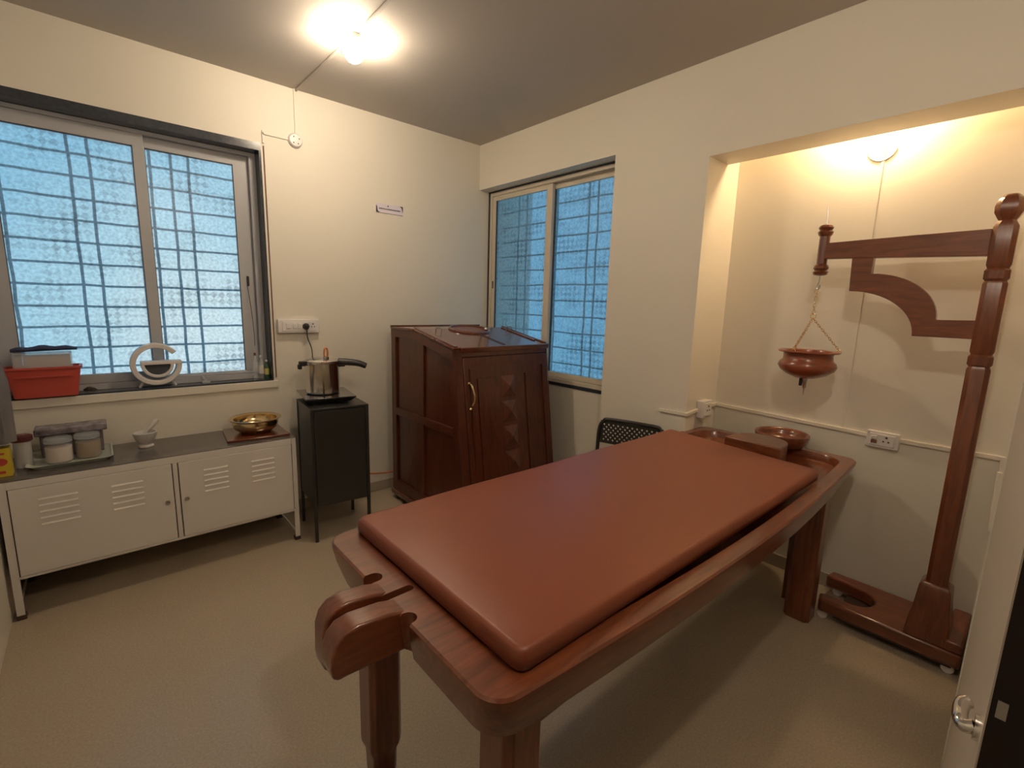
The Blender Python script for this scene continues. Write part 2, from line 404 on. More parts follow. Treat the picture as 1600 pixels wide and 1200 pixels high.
# ------------------------------------------------------------------ door leaf at the right edge
dl = thing('door_1', (-1.34, -3.25, 0), 'cream door leaf with dark edge and steel lever', 'door'); struct(dl); del dl['category']
pA, pB = Vector((-0.905, -3.206, 0)), Vector((-1.785, -3.2415, 0))
dd = (pB-pA).normalized(); nn = Vector((-dd.y, dd.x, 0));  nn = nn if nn.y < 0 else -nn
lf = MB(); lf.prism([(pA.x, pA.y), (pB.x, pB.y), ((pB+nn*0.0015).x, (pB+nn*0.0015).y), ((pA+nn*0.0015).x, (pA+nn*0.0015).y)], 'z', 0.006, 2.10)
lf.build('door_face', M_doorw, dl)
lf = MB(); a2, b2 = pA+nn*0.0015, pB+nn*0.0015; a3, b3 = pA+nn*0.045, pB+nn*0.045
lf.prism([(a2.x, a2.y), (b2.x, b2.y), (b3.x, b3.y), (a3.x, a3.y)], 'z', 0.006, 2.10)
lf.build('door_core', M_dedge, dl)
hb = pA.lerp(pB, 0.962); hn = -nn
def hp_(a, o, z): return hb - dd*a + hn*o + Vector((0, 0, z))
h = MB(); h.tube([hp_(0, 0, 0.978), hp_(0, 0.005, 0.978)], 0.014, 20); h.build('rose', M_chrome, dl)
h = MB(); h.tube(smoothp([hp_(0, 0.004, 0.978), hp_(0, 0.012, 0.974), hp_(0.006, 0.016, 0.975), hp_(0.020, 0.017, 0.976), hp_(0.032, 0.016, 0.979), hp_(0.038, 0.012, 0.981)]), 0.0075, 14)
h.build('door_handle', M_chrome, dl)
hp = pB + nn*0.010
MB().box(hp.x-0.002, hp.x+0.001, hp.y-0.004, hp.y+0.004, 1.022, 1.042).build('latch_plate', M_satin, dl)

# ------------------------------------------------------------------ conduits, junction rose, trunking
b = MB(); b.tube([(-1.41, -0.003, H-0.006), (-1.405, -0.72, H-0.006)], 0.007, 8); b.tube([(-1.40, -0.92, H-0.006), (-1.42, -1.9, H-0.006), (-1.42, -3.1, H-0.006)], 0.007, 8)
struct(b.build('trim_4', M_ceil), 'thin cable conduit along the ceiling')
b = MB(); b.box(-1.426, -1.414, -0.008, 0, 2.425, H); b.box(-1.612, -1.46, -0.008, 0, 2.379, 2.388); b.box(-1.614, -1.604, -0.008, 0, 2.33, 2.40)
struct(b.build('trim_5', M_wall, smooth=0), 'thin cream conduit on the window wall')
jr = thing('junction_rose', (-1.427, 0, 2.345), 'round white electrical junction rose on window wall', 'junction box')
MB().lathe([(0.043, 0), (0.042, 0.010), (0.034, 0.020), (0.012, 0.022)], (-1.427, 0, 2.385), 28, rotm('X', PI/2)).build('cover', M_whitep, jr)
for a in (0.5, 2.2, 4.0, 5.3): MB().box(-1.427+0.022*math.cos(a)-0.003, -1.427+0.022*math.cos(a)+0.003, -0.0235, -0.019, 2.385+0.022*math.sin(a)-0.003, 2.385+0.022*math.sin(a)+0.003).build('screw', M_dark, jr)
def trunk(p, q, nrm, w=0.018, d=0.012, mb=None):
    p, q, nrm = Vector(p), Vector(q), Vector(nrm); t = (q-p).normalized(); s = t.cross(nrm).normalized()
    mb = mb or MB()
    mb.loft([[a + s*w/2, a + s*w/2 + nrm*d, a - s*w/2 + nrm*d, a - s*w/2] for a in (p, q)]); return mb
b = trunk((0, -1.78, 0.846), (0, YA, 0.850), (-1, 0, 0)); trunk((-0.012, YA, 0.850), (0.116, YA, 0.860), (0, -1, 0), mb=b)
trunk((0.22, YA, 0.866), (DA, YA, 0.870), (0, -1, 0), mb=b); trunk((DA, YA, 0.869), (DA, -2.712, 0.852), (-1, 0, 0), mb=b); trunk((DA, -2.835, 0.850), (DA, -3.18, 0.853), (-1, 0, 0), mb=b)
struct(b.build('trim_6', M_trunk, smooth=0, bevel=0.001), 'cream cable trunking around pier and alcove')
b = trunk((0.335, -3.180, 0.865), (0.335, -3.184, 0.80), (-1, 0, 0), 0.022, 0.014); trunk((0.325, -3.178, 0.80), (0.31, -3.186, 0.545), (-1, 0, 0), 0.020, 0.014, mb=b)
struct(b.build('trim_7', M_trunk, smooth=0, bevel=0.001), 'cream trunking drop in alcove corner')
b = trunk((DA, -2.612, H), (DA, -2.60, 0.86), (-1, 0, 0), 0.010, 0.004)
struct(b.build('trim_8', M_wall, smooth=0), 'wall coloured conduit down the alcove')

def sockholes(mb, c, ax, s=1.0):
    for (u, v, w) in ((0, 0.012, 0.004), (-0.009, -0.006, 0.003), (0.009, -0.006, 0.003)):
        u *= s; v *= s; w *= s
        if ax == 'y': mb.box(c[0]+u-w, c[0]+u+w, c[1]-0.0012, c[1]+0.002, c[2]+v-w, c[2]+v+w)
        else: mb.box(c[0]-0.0012, c[0]+0.002, c[1]+u-w, c[1]+u+w, c[2]+v-w, c[2]+v+w)
# switchboard on the window wall
sb = thing('switchboard', (-1.463, 0, 1.215), 'long white switchboard with two switches and sockets beside window', 'switchboard')
B(-1.59, -1.335, -0.032, 0, 1.212, 1.300).build('backbox', M_whitep, sb, bevel=0.006, seg=3)
B(-1.565, -1.36, -0.036, -0.031, 1.226, 1.288).build('face_plate', M_whitep, sb, bevel=0.002)
for x in (-1.545, -1.503, -1.475): B(x, x+0.022 if x != -1.545 else x+0.028, -0.041, -0.035, 1.240, 1.276).build('switch', M_whitep, sb, bevel=0.003)
b = MB(); sockholes(b, (-1.378, -0.036, 1.258), 'y'); b.build('socket', M_ink, sb)
pl = thing('power_plug', (-1.424, -0.036, 1.235), 'black three pin plug in the window wall switchboard', 'plug')
MB().lathe([(0.022, 0), (0.024, 0.006), (0.016, 0.022), (0.009, 0.030)], (-1.424, -0.0365, 1.254), 7, rotm('X', PI/2)).build('plug_body', M_blackp, pl, bevel=0.002)
cp = [(-1.424, -0.052, 1.246), (-1.424, -0.056, 1.222), (-1.420, -0.05, 1.18), (-1.398, -0.05, 1.11), (-1.402, -0.07, 1.05), (-1.415, -0.10, 0.98), (-1.41, -0.10, 0.90), (-1.405, -0.105, 0.868)]
MB().tube(smoothp(cp), 0.0035, 8).build('cord', M_blackp, pl)
# alcove socket plate and pier box
sp = thing('socket_plate', (DA, -2.775, 0.80), 'white switch and socket plate on the alcove wall', 'socket')
B(DA-0.022, DA, -2.838, -2.709, 0.800, 0.880).build('backbox', M_whitep, sp, bevel=0.005, seg=3)
B(DA-0.027, DA-0.021, -2.823, -2.724, 0.812, 0.868).build('face_plate', M_whitep, sp, bevel=0.002)
for z in (0.822, 0.842): B(DA-0.032, DA-0.026, -2.755, -2.732, z, z+0.017).build('switch', M_brcloth if z < 0.83 else M_whitep, sp, bevel=0.002)
b = MB(); sockholes(b, (DA-0.027, -2.790, 0.842), 'x', 1.1); b.build('socket', M_ink, sp)
sp = thing('socket_box', (0.168, YA, 0.82), 'white socket box on the alcove side of the pier', 'socket')
B(0.116, 0.220, YA-0.042, YA, 0.815, 0.915).build('backbox', M_whitep, sp, bevel=0.005, seg=3)
B(0.128, 0.208, YA-0.047, YA-0.041, 0.828, 0.902).build('face_plate', M_whitep, sp, bevel=0.002)
b = MB(); sockholes(b, (0.168, YA-0.047, 0.868), 'y', 1.3); b.build('socket', M_ink, sp)

# name plate
sg = thing('sign_plate', (-0.802, 0, 2.045), 'small white name plate with dark lettering on window wall', 'sign')
B(-0.908, -0.697, -0.005, 0, 2.043, 2.106).build('plate', M_signw, sg, bevel=0.002)
MB().prism([(-0.906, 2.045), (-0.880, 2.045), (-0.895, 2.055), (-0.899, 2.085), (-0.906, 2.09)], 'y', -0.0062, -0.0045).build('corner_mark', M_ink, sg, smooth=0)
MB().prism([(-0.699, 2.104), (-0.725, 2.104), (-0.708, 2.094), (-0.703, 2.07), (-0.699, 2.066)], 'y', -0.0062, -0.0045).build('corner_mark', M_ink, sg, smooth=0)
b = MB(); b.lathe([(0.005, 0), (0.005, 0.001)], (-0.815, -0.005, 2.092), 12, rotm('X', PI/2)); b.build('emblem', M_ink, sg)
text_mesh('SNEHAN & SWEDANAKARMA', 0.0123, sg, 'lettering', M_ink, Matrix.Translation((-0.802, -0.0058, 2.071)) @ Matrix.Rotation(PI/2, 4, 'X'))

# ------------------------------------------------------------------ lamps
LX, LY = -1.395, -0.815
cl = thing('ceiling_lamp', (LX, LY, 2.60), 'glowing round ceiling lamp with two clips near the window wall', 'lamp')
MB().lathe([(0.05, 0), (0.05, -0.02), (0.03, -0.03)], (LX, LY, H), 28).build('lamp_base', M_whitep, cl)
MB().sphere((LX, LY, H-0.070), 0.045, (1, 1, 1)).build('bulb', M_bulb, cl)
for s in (-1, 1): MB().sphere((LX+s*0.085, LY-s*0.012, H-0.03), 0.036, (1.35, 1, 0.6)).build('side_bulb', M_bulb, cl)
for s in (-1, 1): MB().tube([(LX+s*0.045, LY-s*0.01, H-0.002), (LX+s*0.056, LY-s*0.02, H-0.055), (LX+s*0.045, LY-s*0.03, H-0.075)], 0.004, 8).build('clip', M_dark, cl)
dlmp = thing('door_lamp', (-1.75, -3.1, 2.33), 'warm glowing bulb over the door on the end wall', 'lamp')
MB().lathe([(0.04, 0), (0.04, 0.015), (0.02, 0.02), (0.02, 0.085)], (-1.75, -3.245, 2.40), 24, rotm('X', -PI/2)).build('lamp_base', M_whitep, dlmp)
MB().sphere((-1.75, -3.12, 2.40), 0.045).build('bulb', M_bulbD, dlmp)
al = thing('alcove_lamp', (0.29, -2.57, 2.30), 'glowing bulb hidden behind the alcove beam', 'lamp')
MB().lathe([(0.03, 0), (0.03, 0.012), (0.016, 0.016), (0.016, 0.03)], (DA, -2.57, 2.335), 24, rotm('Y', -PI/2)).build('lamp_base', M_whitep, al)
MB().sphere((0.285, -2.57, 2.335), 0.030).build('bulb', M_bulbA, al)
MB().tube([(DA-0.003, -2.60+0.055*math.cos(a), 2.19-0.055*math.sin(a)) for a in [0.15+i*(PI-0.3)/14 for i in range(15)]], 0.003, 8).build('wire', M_whitep, al)

# ------------------------------------------------------------------ massage table
TB = thing('massage_table', (-0.9, -2.32, 0), 'long polished red-brown wooden massage table with carved drain spouts', 'table')
def outline(x0, x1, y0, y1, r, z, bow=0.045, k=8, nside=16):
    pts = []
    cx, cy = (x0+x1)/2, (y0+y1)/2; hx, hy = (x1-x0)/2, (y1-y0)/2
    cor = [(hx-r, hy-r, 0), (-(hx-r), hy-r, PI/2), (-(hx-r), -(hy-r), PI), (hx-r, -(hy-r), 1.5*PI)]
    for ci in range(4):
        ax, ay, a0 = cor[ci]
        arc = [(ax+r*math.cos(a0+PI/2*i/k), ay+r*math.sin(a0+PI/2*i/k)) for i in range(k+1)]
        pts += arc
        nx_, ny_, na = cor[(ci+1) % 4]
        q = (nx_+r*math.cos(na), ny_+r*math.sin(na))
        for i in range(1, nside): pts.append((arc[-1][0]+(q[0]-arc[-1][0])*i/nside, arc[-1][1]+(q[1]-arc[-1][1])*i/nside))
    out = []
    for x, y in pts:
        t = max(0.0, 1-(x/hx)**2)
        y2 = y + (bow*t if y > 0 else -bow*t)*min(1, abs(y)/(hy*0.8))
        tx = 0.25  # the far end dips nearer to the alcove by a hair
        out.append((cx+x, cy+y2 - 0.012*(cx+x+0.9)/1.1*0.8, z))
    return out
X0, X1, Y0, Y1 = -2.006, 0.222, -2.706, -1.934
top = MB()
top.loft([outline(X0+0.030, X1-0.21, Y0+0.030, Y1-0.085, 0.06, 0.648, 0.040),
          outline(X0+0.010, X1-0.19, Y0+0.012, Y1-0.07, 0.06, 0.660, 0.043),
          outline(X0+0.003, X1-0.075, Y0+0.005, Y1-0.025, 0.055, 0.702, 0.045),
          outline(X0, X1-0.012, Y0, Y1-0.003, 0.055, 0.735),
          outline(X0, X1, Y0, Y1, 0.055, 0.745),
          outline(X0+0.005, X1-0.005, Y0+0.005, Y1-0.005, 0.052, 0.750),
          outline(X0+0.085, X1-0.050, Y0+0.050, Y1-0.050, 0.09, 0.750),
          outline(X0+0.088, X1-0.052, Y0+0.053, Y1-0.053, 0.09, 0.746),
          outline(X0+0.093, X1-0.060, Y0+0.060, Y1-0.060, 0.09, 0.715),
          outline(X0+0.105, X1-0.075, Y0+0.075, Y1-0.075, 0.09, 0.705)])
tob = top.build('tabletop', M_woodX, TB, smooth=35)
# notches beside and between the drain cheeks, cut out of the slab
def cut(target, mb):
    o = mb.build('cutter', M_woodX, None)
    o.location = (0, 0, 0)
    me = o.data; me.transform(Matrix.Translation(Vector(o['_o']) - Vector((-0.9, -2.32, 0))))
    md = target.modifiers.new('cut', 'BOOLEAN'); md.object = o; md.operation = 'DIFFERENCE'; md.solver = 'EXACT'
    tw = bpy.data.objects.new('tmp', None)
    par = target.parent; target.parent = None
    dg = bpy.context.evaluated_depsgraph_get(); dg.update()
    nm = bpy.data.meshes.new_from_object(target.evaluated_get(dg)); target.modifiers.clear(); target.data = nm
    target.parent = par; bpy.data.objects.remove(o); bpy.data.objects.remove(tw)
def slot(x_in, yc, r, xo=-2.05):
    n = 12
    return [(x_in-r + r*math.cos(-PI/2+PI*i/n), yc + r*math.sin(-PI/2+PI*i/n)) for i in range(n+1)] + [(xo, yc+r), (xo, yc-r)]
ct = MB(); ct.prism(slot(-1.966, -2.200, 0.020), 'z', 0.6, 0.8); ct.prism(slot(-1.930, -2.293, 0.012), 'z', 0.6, 0.8); ct.prism(slot(-1.978, -2.390, 0.020), 'z', 0.6, 0.8)
cut(tob, ct)
tob.data.polygons.foreach_set('use_smooth', [True]*len(tob.data.polygons)); tob.data.set_sharp_from_angle(angle=math.radians(35))
def cheek(y0, y1, dx=0, dz=0):
    P = [(-1.93, 0.7492), (-1.99, 0.7495), (-2.03, 0.760), (-2.10+dx, 0.766), (-2.130+dx, 0.759), (-2.148+dx, 0.742), (-2.157+dx, 0.715), (-2.159+dx, 0.690+dz), (-2.156+dx, 0.668+dz), (-2.145+dx, 0.660+dz), (-2.125+dx, 0.661+dz), (-2.0, 0.656), (-1.93, 0.655)]
    return MB().prism(P, 'y', y0, y1).build('spout_cheek', M_woodX, TB, bevel=0.006, seg=3, smooth=50)
cheek(-2.280, -2.222, 0.014, -0.045)
cheek(-2.368, -2.306)
def post(xc, yc, name='leg', w=0.05, ztop=0.662, tip=True):
    def ring(h, z, c=0.3):
        k = h*c
        return [(xc+x, yc+y, z) for x, y in ((h-k, h), (-h+k, h), (-h, h-k), (-h, -h+k), (-h+k, -h), (h-k, -h), (h, -h+k), (h, h-k))]
    L = [ring(w*0.74, 0.0), ring(w*0.78, 0.075), ring(w*0.97, 0.10), ring(w, 0.12), ring(w, ztop)] if tip else [ring(w, 0.0), ring(w, ztop)]
    return MB().loft(L).build(name, M_woodZ, TB, bevel=0.003, smooth=30)
post(-1.905, -2.045); post(-1.90, -2.625); post(-0.035, -2.625, w=0.055, tip=False); post(-0.035, -2.03, w=0.055, tip=False)
for y in (-2.665, -2.03): B(-1.86, -0.085, y, y+0.028, 0.606, 0.672).build('apron', M_woodX, TB, bevel=0.004)
for x in (-1.92, -0.05): B(x, x+0.028, -2.58, -2.09, 0.60, 0.672).build('end_rail', M_woodY, TB, bevel=0.004)
B(0.045, 0.085, -2.56, -2.52, 0, 0.66).build('support_post', M_woodZ, TB, bevel=0.003)
# mattress and head block
mt = MB()
def mring(ix, iy, z, r):
    x0, x1, y0, y1 = -1.922+ix, -0.215-ix, -2.680+iy, -1.945-iy
    o = []
    for x, y, _ in outline(x0, x1, y0, y1, r, z, 0.0, 6, 20):
        f = (x-x0)/(x1-x0); g = (y-y0)/(y1-y0)
        o.append((x + (g-0.5)*0.09*f, y, z + 0.004*math.sin(x*9+y*5)*(0 if z < 0.77 else 0.35)))
    return o
mt.loft([mring(0.008, 0.008, 0.7515, 0.022), mring(0.0, 0.0, 0.756, 0.026), mring(-0.001, -0.001, 0.773, 0.026), mring(0.002, 0.002, 0.788, 0.024), mring(0.007, 0.007, 0.7945, 0.022), mring(0.016, 0.016, 0.7968, 0.02)])
mo = mt.build('mattress', M_leather, None, smooth=60)
tag(mo, 'brown leatherette mattress lying on the wooden massage table', 'mattress')
hb_ = MB(); pts = [(-0.150, -2.235), (-0.165, -2.50)] + [(-0.06+0.105*math.sin(a)-0.06*0, -2.372-0.118*math.cos(a)) for a in [0.15+i*(PI-0.3)/16 for i in range(17)]]
hb_.prism(pts, 'z', 0.7055, 0.818)
ho = hb_.build('headrest_block', M_woodY, None, bevel=0.006, seg=3, smooth=50)
tag(ho, 'half-round wooden headrest block at the head of the massage table', 'headrest')
# bowl on the head rim
bw = MB().lathe([(0.085, 0.7505), (0.100, 0.755), (0.119, 0.778), (0.127, 0.806), (0.126, 0.814), (0.120, 0.817), (0.111, 0.812), (0.106, 0.795), (0.096, 0.772), (0.07, 0.763), (0.0, 0.761)], (0.180, -2.385, 0), 40).build('wooden_bowl', M_woodY, None, smooth=50)
tag(bw, 'shallow round wooden bowl behind the headrest block', 'bowl')

# ------------------------------------------------------------------ shirodhara stand with hanging pot
ST = thing('oil_stand', (0.13, -3.0, 0), 'tall carved red wood stand with bracket arm in the alcove', 'stand')
SX = 0.08; PY = -3.070
def oct_(h, z, xc=SX, yc=PY, c=0.42):
    k = h*c
    return [(xc+x, yc+y, z) for x, y in ((h-k, h), (-h+k, h), (-h, h-k), (-h, -h+k), (-h+k, -h), (h-k, -h), (h, -h+k), (h, h-k))]
p = MB(); w = 0.034
p.loft([oct_(w, 0.30), oct_(w, 1.235), oct_(w*0.86, 1.247), oct_(w*1.04, 1.255), oct_(w*1.04, 1.285), oct_(w*0.86, 1.293), oct_(w, 1.305), oct_(w, 1.558),
        oct_(w*0.86, 1.568), oct_(w*1.04, 1.576), oct_(w*1.04, 1.606), oct_(w*0.86, 1.614), oct_(w, 1.626), oct_(w, 1.762), oct_(w*0.66, 1.785)])
p.build('post', M_woodZ, ST, smooth=30)
p = MB(); p.loft([oct_(0.022, 1.783), oct_(0.028, 1.792), oct_(0.038, 1.812), oct_(0.039, 1.835), oct_(0.032, 1.858), oct_(0.024, 1.870), oct_(0.016, 1.876)])
p.build('finial', M_woodZ, ST, smooth=30)
def sq(h, z): return [(SX+x, PY+y, z) for x, y in ((h, h), (-h, h), (-h, -h), (h, -h))]
MB().loft([sq(0.072, 0.105), sq(0.064, 0.19), sq(0.056, 0.25), sq(0.050, 0.33), sq(0.040, 0.345)]).build('post_shoe', M_woodZ, ST, bevel=0.004)
ar = MB()
ar.prism([(-3.037, 1.66), (-3.037, 1.757), (-2.80, 1.753), (-2.505, 1.745), (-2.505, 1.676), (-2.69, 1.671), (-2.85, 1.666)], 'x', SX-0.021, SX+0.021)
ar.build('arm', M_woodY, ST, bevel=0.003, smooth=0)
n = 16
poly = [(-2.611, 1.674), (-2.617, 1.532)]
poly += [(-2.617-0.239*math.sin(PI/2*i/n), 1.350+0.182*math.cos(PI/2*i/n)) for i in range(1, n+1)]
poly += [(-3.040, 1.350), (-3.040, 1.421), (-2.922, 1.419)]
poly += [(-2.689-0.233*math.cos(PI/2*i/n), 1.419+0.186*math.sin(PI/2*i/n)) for i in range(1, n+1)]
poly += [(-2.690, 1.674)]
br = MB(); br.prism(poly, 'x', SX-0.018, SX+0.018)
br.build('arch_bracket', M_woodY, ST, bevel=0.002, smooth=30)
hd = MB(); c = (SX, -2.492, 0)
hd.lathe([(0.012, 1.602), (0.026, 1.606), (0.031, 1.618), (0.024, 1.626), (0.031, 1.636), (0.028, 1.646), (0.021, 1.654), (0.021, 1.776), (0.028, 1.784), (0.031, 1.796), (0.024, 1.804), (0.031, 1.814), (0.025, 1.824), (0.012, 1.830)], c, 10)
hd.build('arm_head', M_woodZ, ST, smooth=30)
MB().tube([(SX, -2.492, 1.82), (SX+0.002, -2.488, 1.905)], 0.0035, 8).build('rod', M_satin, ST)
# base: fork-shaped plank on castors
bs = MB(); zb0, zb1 = 0.042, 0.105
nA = 10
fork = [(0.0, -2.69), (0.0, -3.185), (0.325, -3.185), (0.332, -2.66), (0.262, -2.65), (0.255, -2.74)]
fork += [(0.16+0.085*math.cos(a), -2.80-0.07*math.sin(a)) for a in [0.1+i*(PI-0.2)/nA for i in range(nA+1)]]
fork += [(0.072, -2.70), (0.06, -2.675)]
bs.prism(fork, 'z', zb0, zb1)
bs.build('base', M_woodY, ST, bevel=0.012, seg=3, smooth=40)
B(0.005, 0.325, -3.184, -3.125, zb1-0.001, 0.150).build('cross_block', M_woodX, ST, bevel=0.01, seg=3)
B(0.02, 0.30, -3.16, -2.75, 0.028, 0.043).build('under_plate', M_dark, ST)
for (x, y) in ((0.03, -2.705), (0.295, -2.70), (0.03, -3.15), (0.295, -3.15)):
    cs = MB(); cs.lathe([(0.015, -0.006), (0.021, -0.006), (0.021, 0.006), (0.015, 0.006)], (x, y, 0.0215), 18, rotm('Y', PI/2)); cs.box(x-0.008, x+0.008, y-0.007, y+0.007, 0.036, 0.0425)
    cs.build('castor', M_whitep, ST)
# chain and pot
PT = thing('oil_pot', (SX, -2.487, 1.04), 'reddish-brown oil pot hanging by a brass chain from the stand arm', 'pot')
pc = (SX, -2.487, 0)
MB().lathe([(0.0, 1.122), (0.045, 1.126), (0.085, 1.142), (0.112, 1.163), (0.122, 1.182), (0.116, 1.200), (0.104, 1.212), (0.102, 1.232), (0.104, 1.245), (0.124, 1.247), (0.127, 1.251), (0.124, 1.256), (0.100, 1.254), (0.096, 1.245), (0.096, 1.212), (0.105, 1.19), (0.09, 1.16), (0.05, 1.14), (0.0, 1.135)], pc, 44).build('pot_body', mat('terracotta_glaze', (0.25, 0.062, 0.024), 0.3, coat=0.5), PT, smooth=50)
tp = MB(); tp.lathe([(0.007, 1.075), (0.009, 1.08), (0.009, 1.10), (0.013, 1.105), (0.013, 1.124)], pc, 14); tp.lathe([(0.0025, 1.042), (0.004, 1.076)], pc, 10)
tp.build('tap', M_satin, PT)
MB().box(SX-0.012, SX-0.004, -2.487+0.008, -2.487+0.022, 1.085, 1.122).build('tap_lever', M_blackp, PT, bevel=0.003)
def ring(mb, c, r, t, ax, n=18):
    P = []
    for i in range(n):
        a = 2*PI*i/n
        P.append(Vector(c) + (Vector((0, math.cos(a), math.sin(a))) if ax == 'x' else Vector((math.cos(a), 0, math.sin(a))))*r)
    mb.tube(P, t, 6, closed=True)
hk = MB(); hk.tube(smoothp([(SX, -2.492, 1.604), (SX, -2.490, 1.575), (SX, -2.484, 1.555), (SX, -2.487, 1.541), (SX, -2.496, 1.547), (SX, -2.496, 1.560)]), 0.0035, 8)
hk.build('hook', M_satin, PT)
def link(mb, p, q, tw, w=0.0045, t=0.0013):
    p, q = Vector(p), Vector(q); d = (q-p); L = d.length; d.normalize()
    a = d.orthogonal().normalized(); bb = d.cross(a); a = a*math.cos(tw)+bb*math.sin(tw); c = (p+q)/2
    mb.tube([c + d*(L/2+0.002)*math.cos(2*PI*i/12) + a*w*math.sin(2*PI*i/12) for i in range(12)], t, 5, closed=True)
def chain(mb, p, q, nl, w=0.0045, t=0.0013):
    p, q = Vector(p), Vector(q)
    for i in range(nl): link(mb, p.lerp(q, i/nl), p.lerp(q, (i+1)/nl), PI/2*(i % 2)+0.3, w, t)
ch = MB(); ring(ch, (SX, -2.487, 1.532), 0.010, 0.0018, 'x'); chain(ch, (SX, -2.487, 1.524), (SX, -2.486, 1.428), 6, 0.006, 0.0017); ring(ch, (SX, -2.486, 1.417), 0.012, 0.0018, 'x')
ch.build('chain', M_brass, PT)
for ang in (-73.7, 46.3, 166.3):
    e_ = (SX+0.120*math.cos(math.radians(ang)), -2.487+0.120*math.sin(math.radians(ang)), 1.262)
    c_ = MB(); chain(c_, (SX, -2.486, 1.408), e_, 15); ring(c_, (e_[0], e_[1], 1.257), 0.008, 0.0016, 'x'); c_.build('side_chain', M_brass, PT)

# ------------------------------------------------------------------ steam cabinet
SC = thing('steam_cabinet', (-0.515, -0.6, 0), 'dark red-brown wooden steam bath cabinet with sloping lid in corner', 'cabinet')
sx0, sx1 = -0.900, -0.135
def yf(z, off=0.0): return -1.110 + (z/1.165)*0.160 + off       # sloping front plane
prof = [(-0.19, 0.055), (-0.19, 1.236), (-0.505, 1.240), (yf(1.153)+0.005, 1.153), (yf(0.055)+0.005, 0.055)]
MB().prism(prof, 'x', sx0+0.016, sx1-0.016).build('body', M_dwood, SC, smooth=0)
def side(sg):
    X = sx0 if sg < 0 else sx1
    def st(nm, poly, d):
        a, b_ = (X+d, X+0.017) if sg < 0 else (X-0.017, X-d)
        MB().prism(poly, 'x', a, b_).build(nm, M_dwood, SC, bevel=0.002, smooth=0)
    st('stile', [(-0.185, 0.15), (-0.185, 1.190), (-0.245, 1.188), (-0.245, 0.15)], 0.001)
    st('stile', [(-0.555, 0.15), (-0.555, 0.64), (-0.615, 0.64), (-0.615, 0.15)], 0.002)
    st('stile', [(-0.555, 0.69), (-0.555, 1.175), (-0.615, 1.162), (-0.615, 0.69)], 0.002)
    st('front_stile', [(yf(0.15)+0.06, 0.15), (yf(1.09)+0.06, 1.105), (yf(1.09), 1.09), (yf(0.15), 0.15)], 0.0)
    st('top_rail', [(-0.185, 1.19), (-0.185, 1.243), (-0.505, 1.243), (yf(1.153), 1.156), (yf(1.09), 1.09), (-0.505, 1.185)], 0.0)
    st('middle_rail', [(-0.245, 0.64), (-0.245, 0.69), (yf(0.69)+0.06, 0.69), (yf(0.64)+0.06, 0.64)], -0.003)
    st('bottom_rail', [(-0.185, 0.076), (-0.185, 0.15), (yf(0.15), 0.15), (yf(0.076), 0.076)], 0.0)
side(-1); side(1)
b = MB(); b.box(sx0-0.012, sx1+0.012, yf(0.0)-0.01, -0.178, 0.035, 0.075); b.build('plinth', M_dwoodX, SC, bevel=0.008, seg=3)
for (x, y) in ((sx0+0.04, -0.225), (sx1-0.04, -0.225), (sx0+0.04, -1.06), (sx1-0.04, -1.06)):
    MB().lathe([(0.028, 0), (0.034, 0.012), (0.03, 0.036)], (x, y, 0), 16).build('foot', M_blackp, SC)
# front plane helper: local (u along x, v up the slope, n outward)
fo = Vector((0, yf(0.0), 0)); fv = Vector((0, yf(1.0)-yf(0.0), 1.0)).normalized(); fn = Vector((0, -fv.z, fv.y))
FM = Matrix(((1, 0, 0, fo.x), (0, fv.y, fn.y, fo.y), (0, fv.z, fn.z, fo.z), (0, 0, 0, 1)))
def fbox(mb, u0, u1, v0, v1, n0, n1): mb.box(u0, u1, v0, v1, n0, n1, FM); return mb
b = MB(); fbox(b, sx0, sx0+0.052, 0.06, 1.165, -0.004, 0.012); fbox(b, sx1-0.012, sx1, 0.06, 1.165, -0.004, 0.012); fbox(b, sx0, sx1, 1.125, 1.165, -0.004, 0.012)
b.build('front_frame', M_dwood, SC, bevel=0.003)
dr = MB(); fbox(dr, sx0+0.056, sx1-0.014, 0.09, 1.120, 0.0, 0.014)
door = dr.build('door', M_dwood, SC, bevel=0.003)
dp = MB(); u0, u1 = sx0+0.115, sx1-0.075
fbox(dp, u0-0.02, u1+0.02, 1.045, 1.056, 0.013, 0.022); fbox(dp, u0-0.02, u0-0.008, 0.12, 1.045, 0.013, 0.022); fbox(dp, u1+0.008, u1+0.02, 0.12, 1.045, 0.013, 0.022)
uc = (u0+u1)/2-0.01
fbox(dp, u0+0.035, u0+0.15, 0.15, 0.99, 0.013, 0.021); fbox(dp, u1-0.15, u1-0.03, 0.15, 1.0, 0.013, 0.021)
def pyr(u, v, s, h=0.022, t=1.15):
    base = [FM @ Vector((u-s, v-s*t, 0.013)), FM @ Vector((u+s, v-s*t, 0.013)), FM @ Vector((u+s, v+s*t, 0.013)), FM @ Vector((u-s, v+s*t, 0.013))]
    apex = FM @ Vector((u, v, 0.013+h))
    vb = [dp.bm.verts.new(q) for q in base]; va = dp.bm.verts.new(apex)
    for i in range(4): dp.bm.faces.new((vb[i], vb[(i+1) % 4], va))
    dp.bm.faces.new(vb[::-1])
for v in (0.925, 0.765, 0.605, 0.445, 0.285): pyr(uc, v, 0.062)
dp.build('door_panel', M_dwood, door, bevel=0.0, smooth=0)
hh = MB(); hu = sx0+0.084
P = [FM @ Vector(q) for q in ((hu, 0.965, 0.014), (hu+0.002, 0.955, 0.042), (hu+0.010, 0.90, 0.052), (hu+0.012, 0.86, 0.045), (hu+0.006, 0.835, 0.030))]
hh.tube(smoothp(P), [0.007]*9+[0.006]*(len(smoothp(P))-9), 10)
for v in (0.968, 0.815):
    c_ = FM @ Vector((hu, v, 0.018)); hh.sphere(c_, 0.011, n=12)
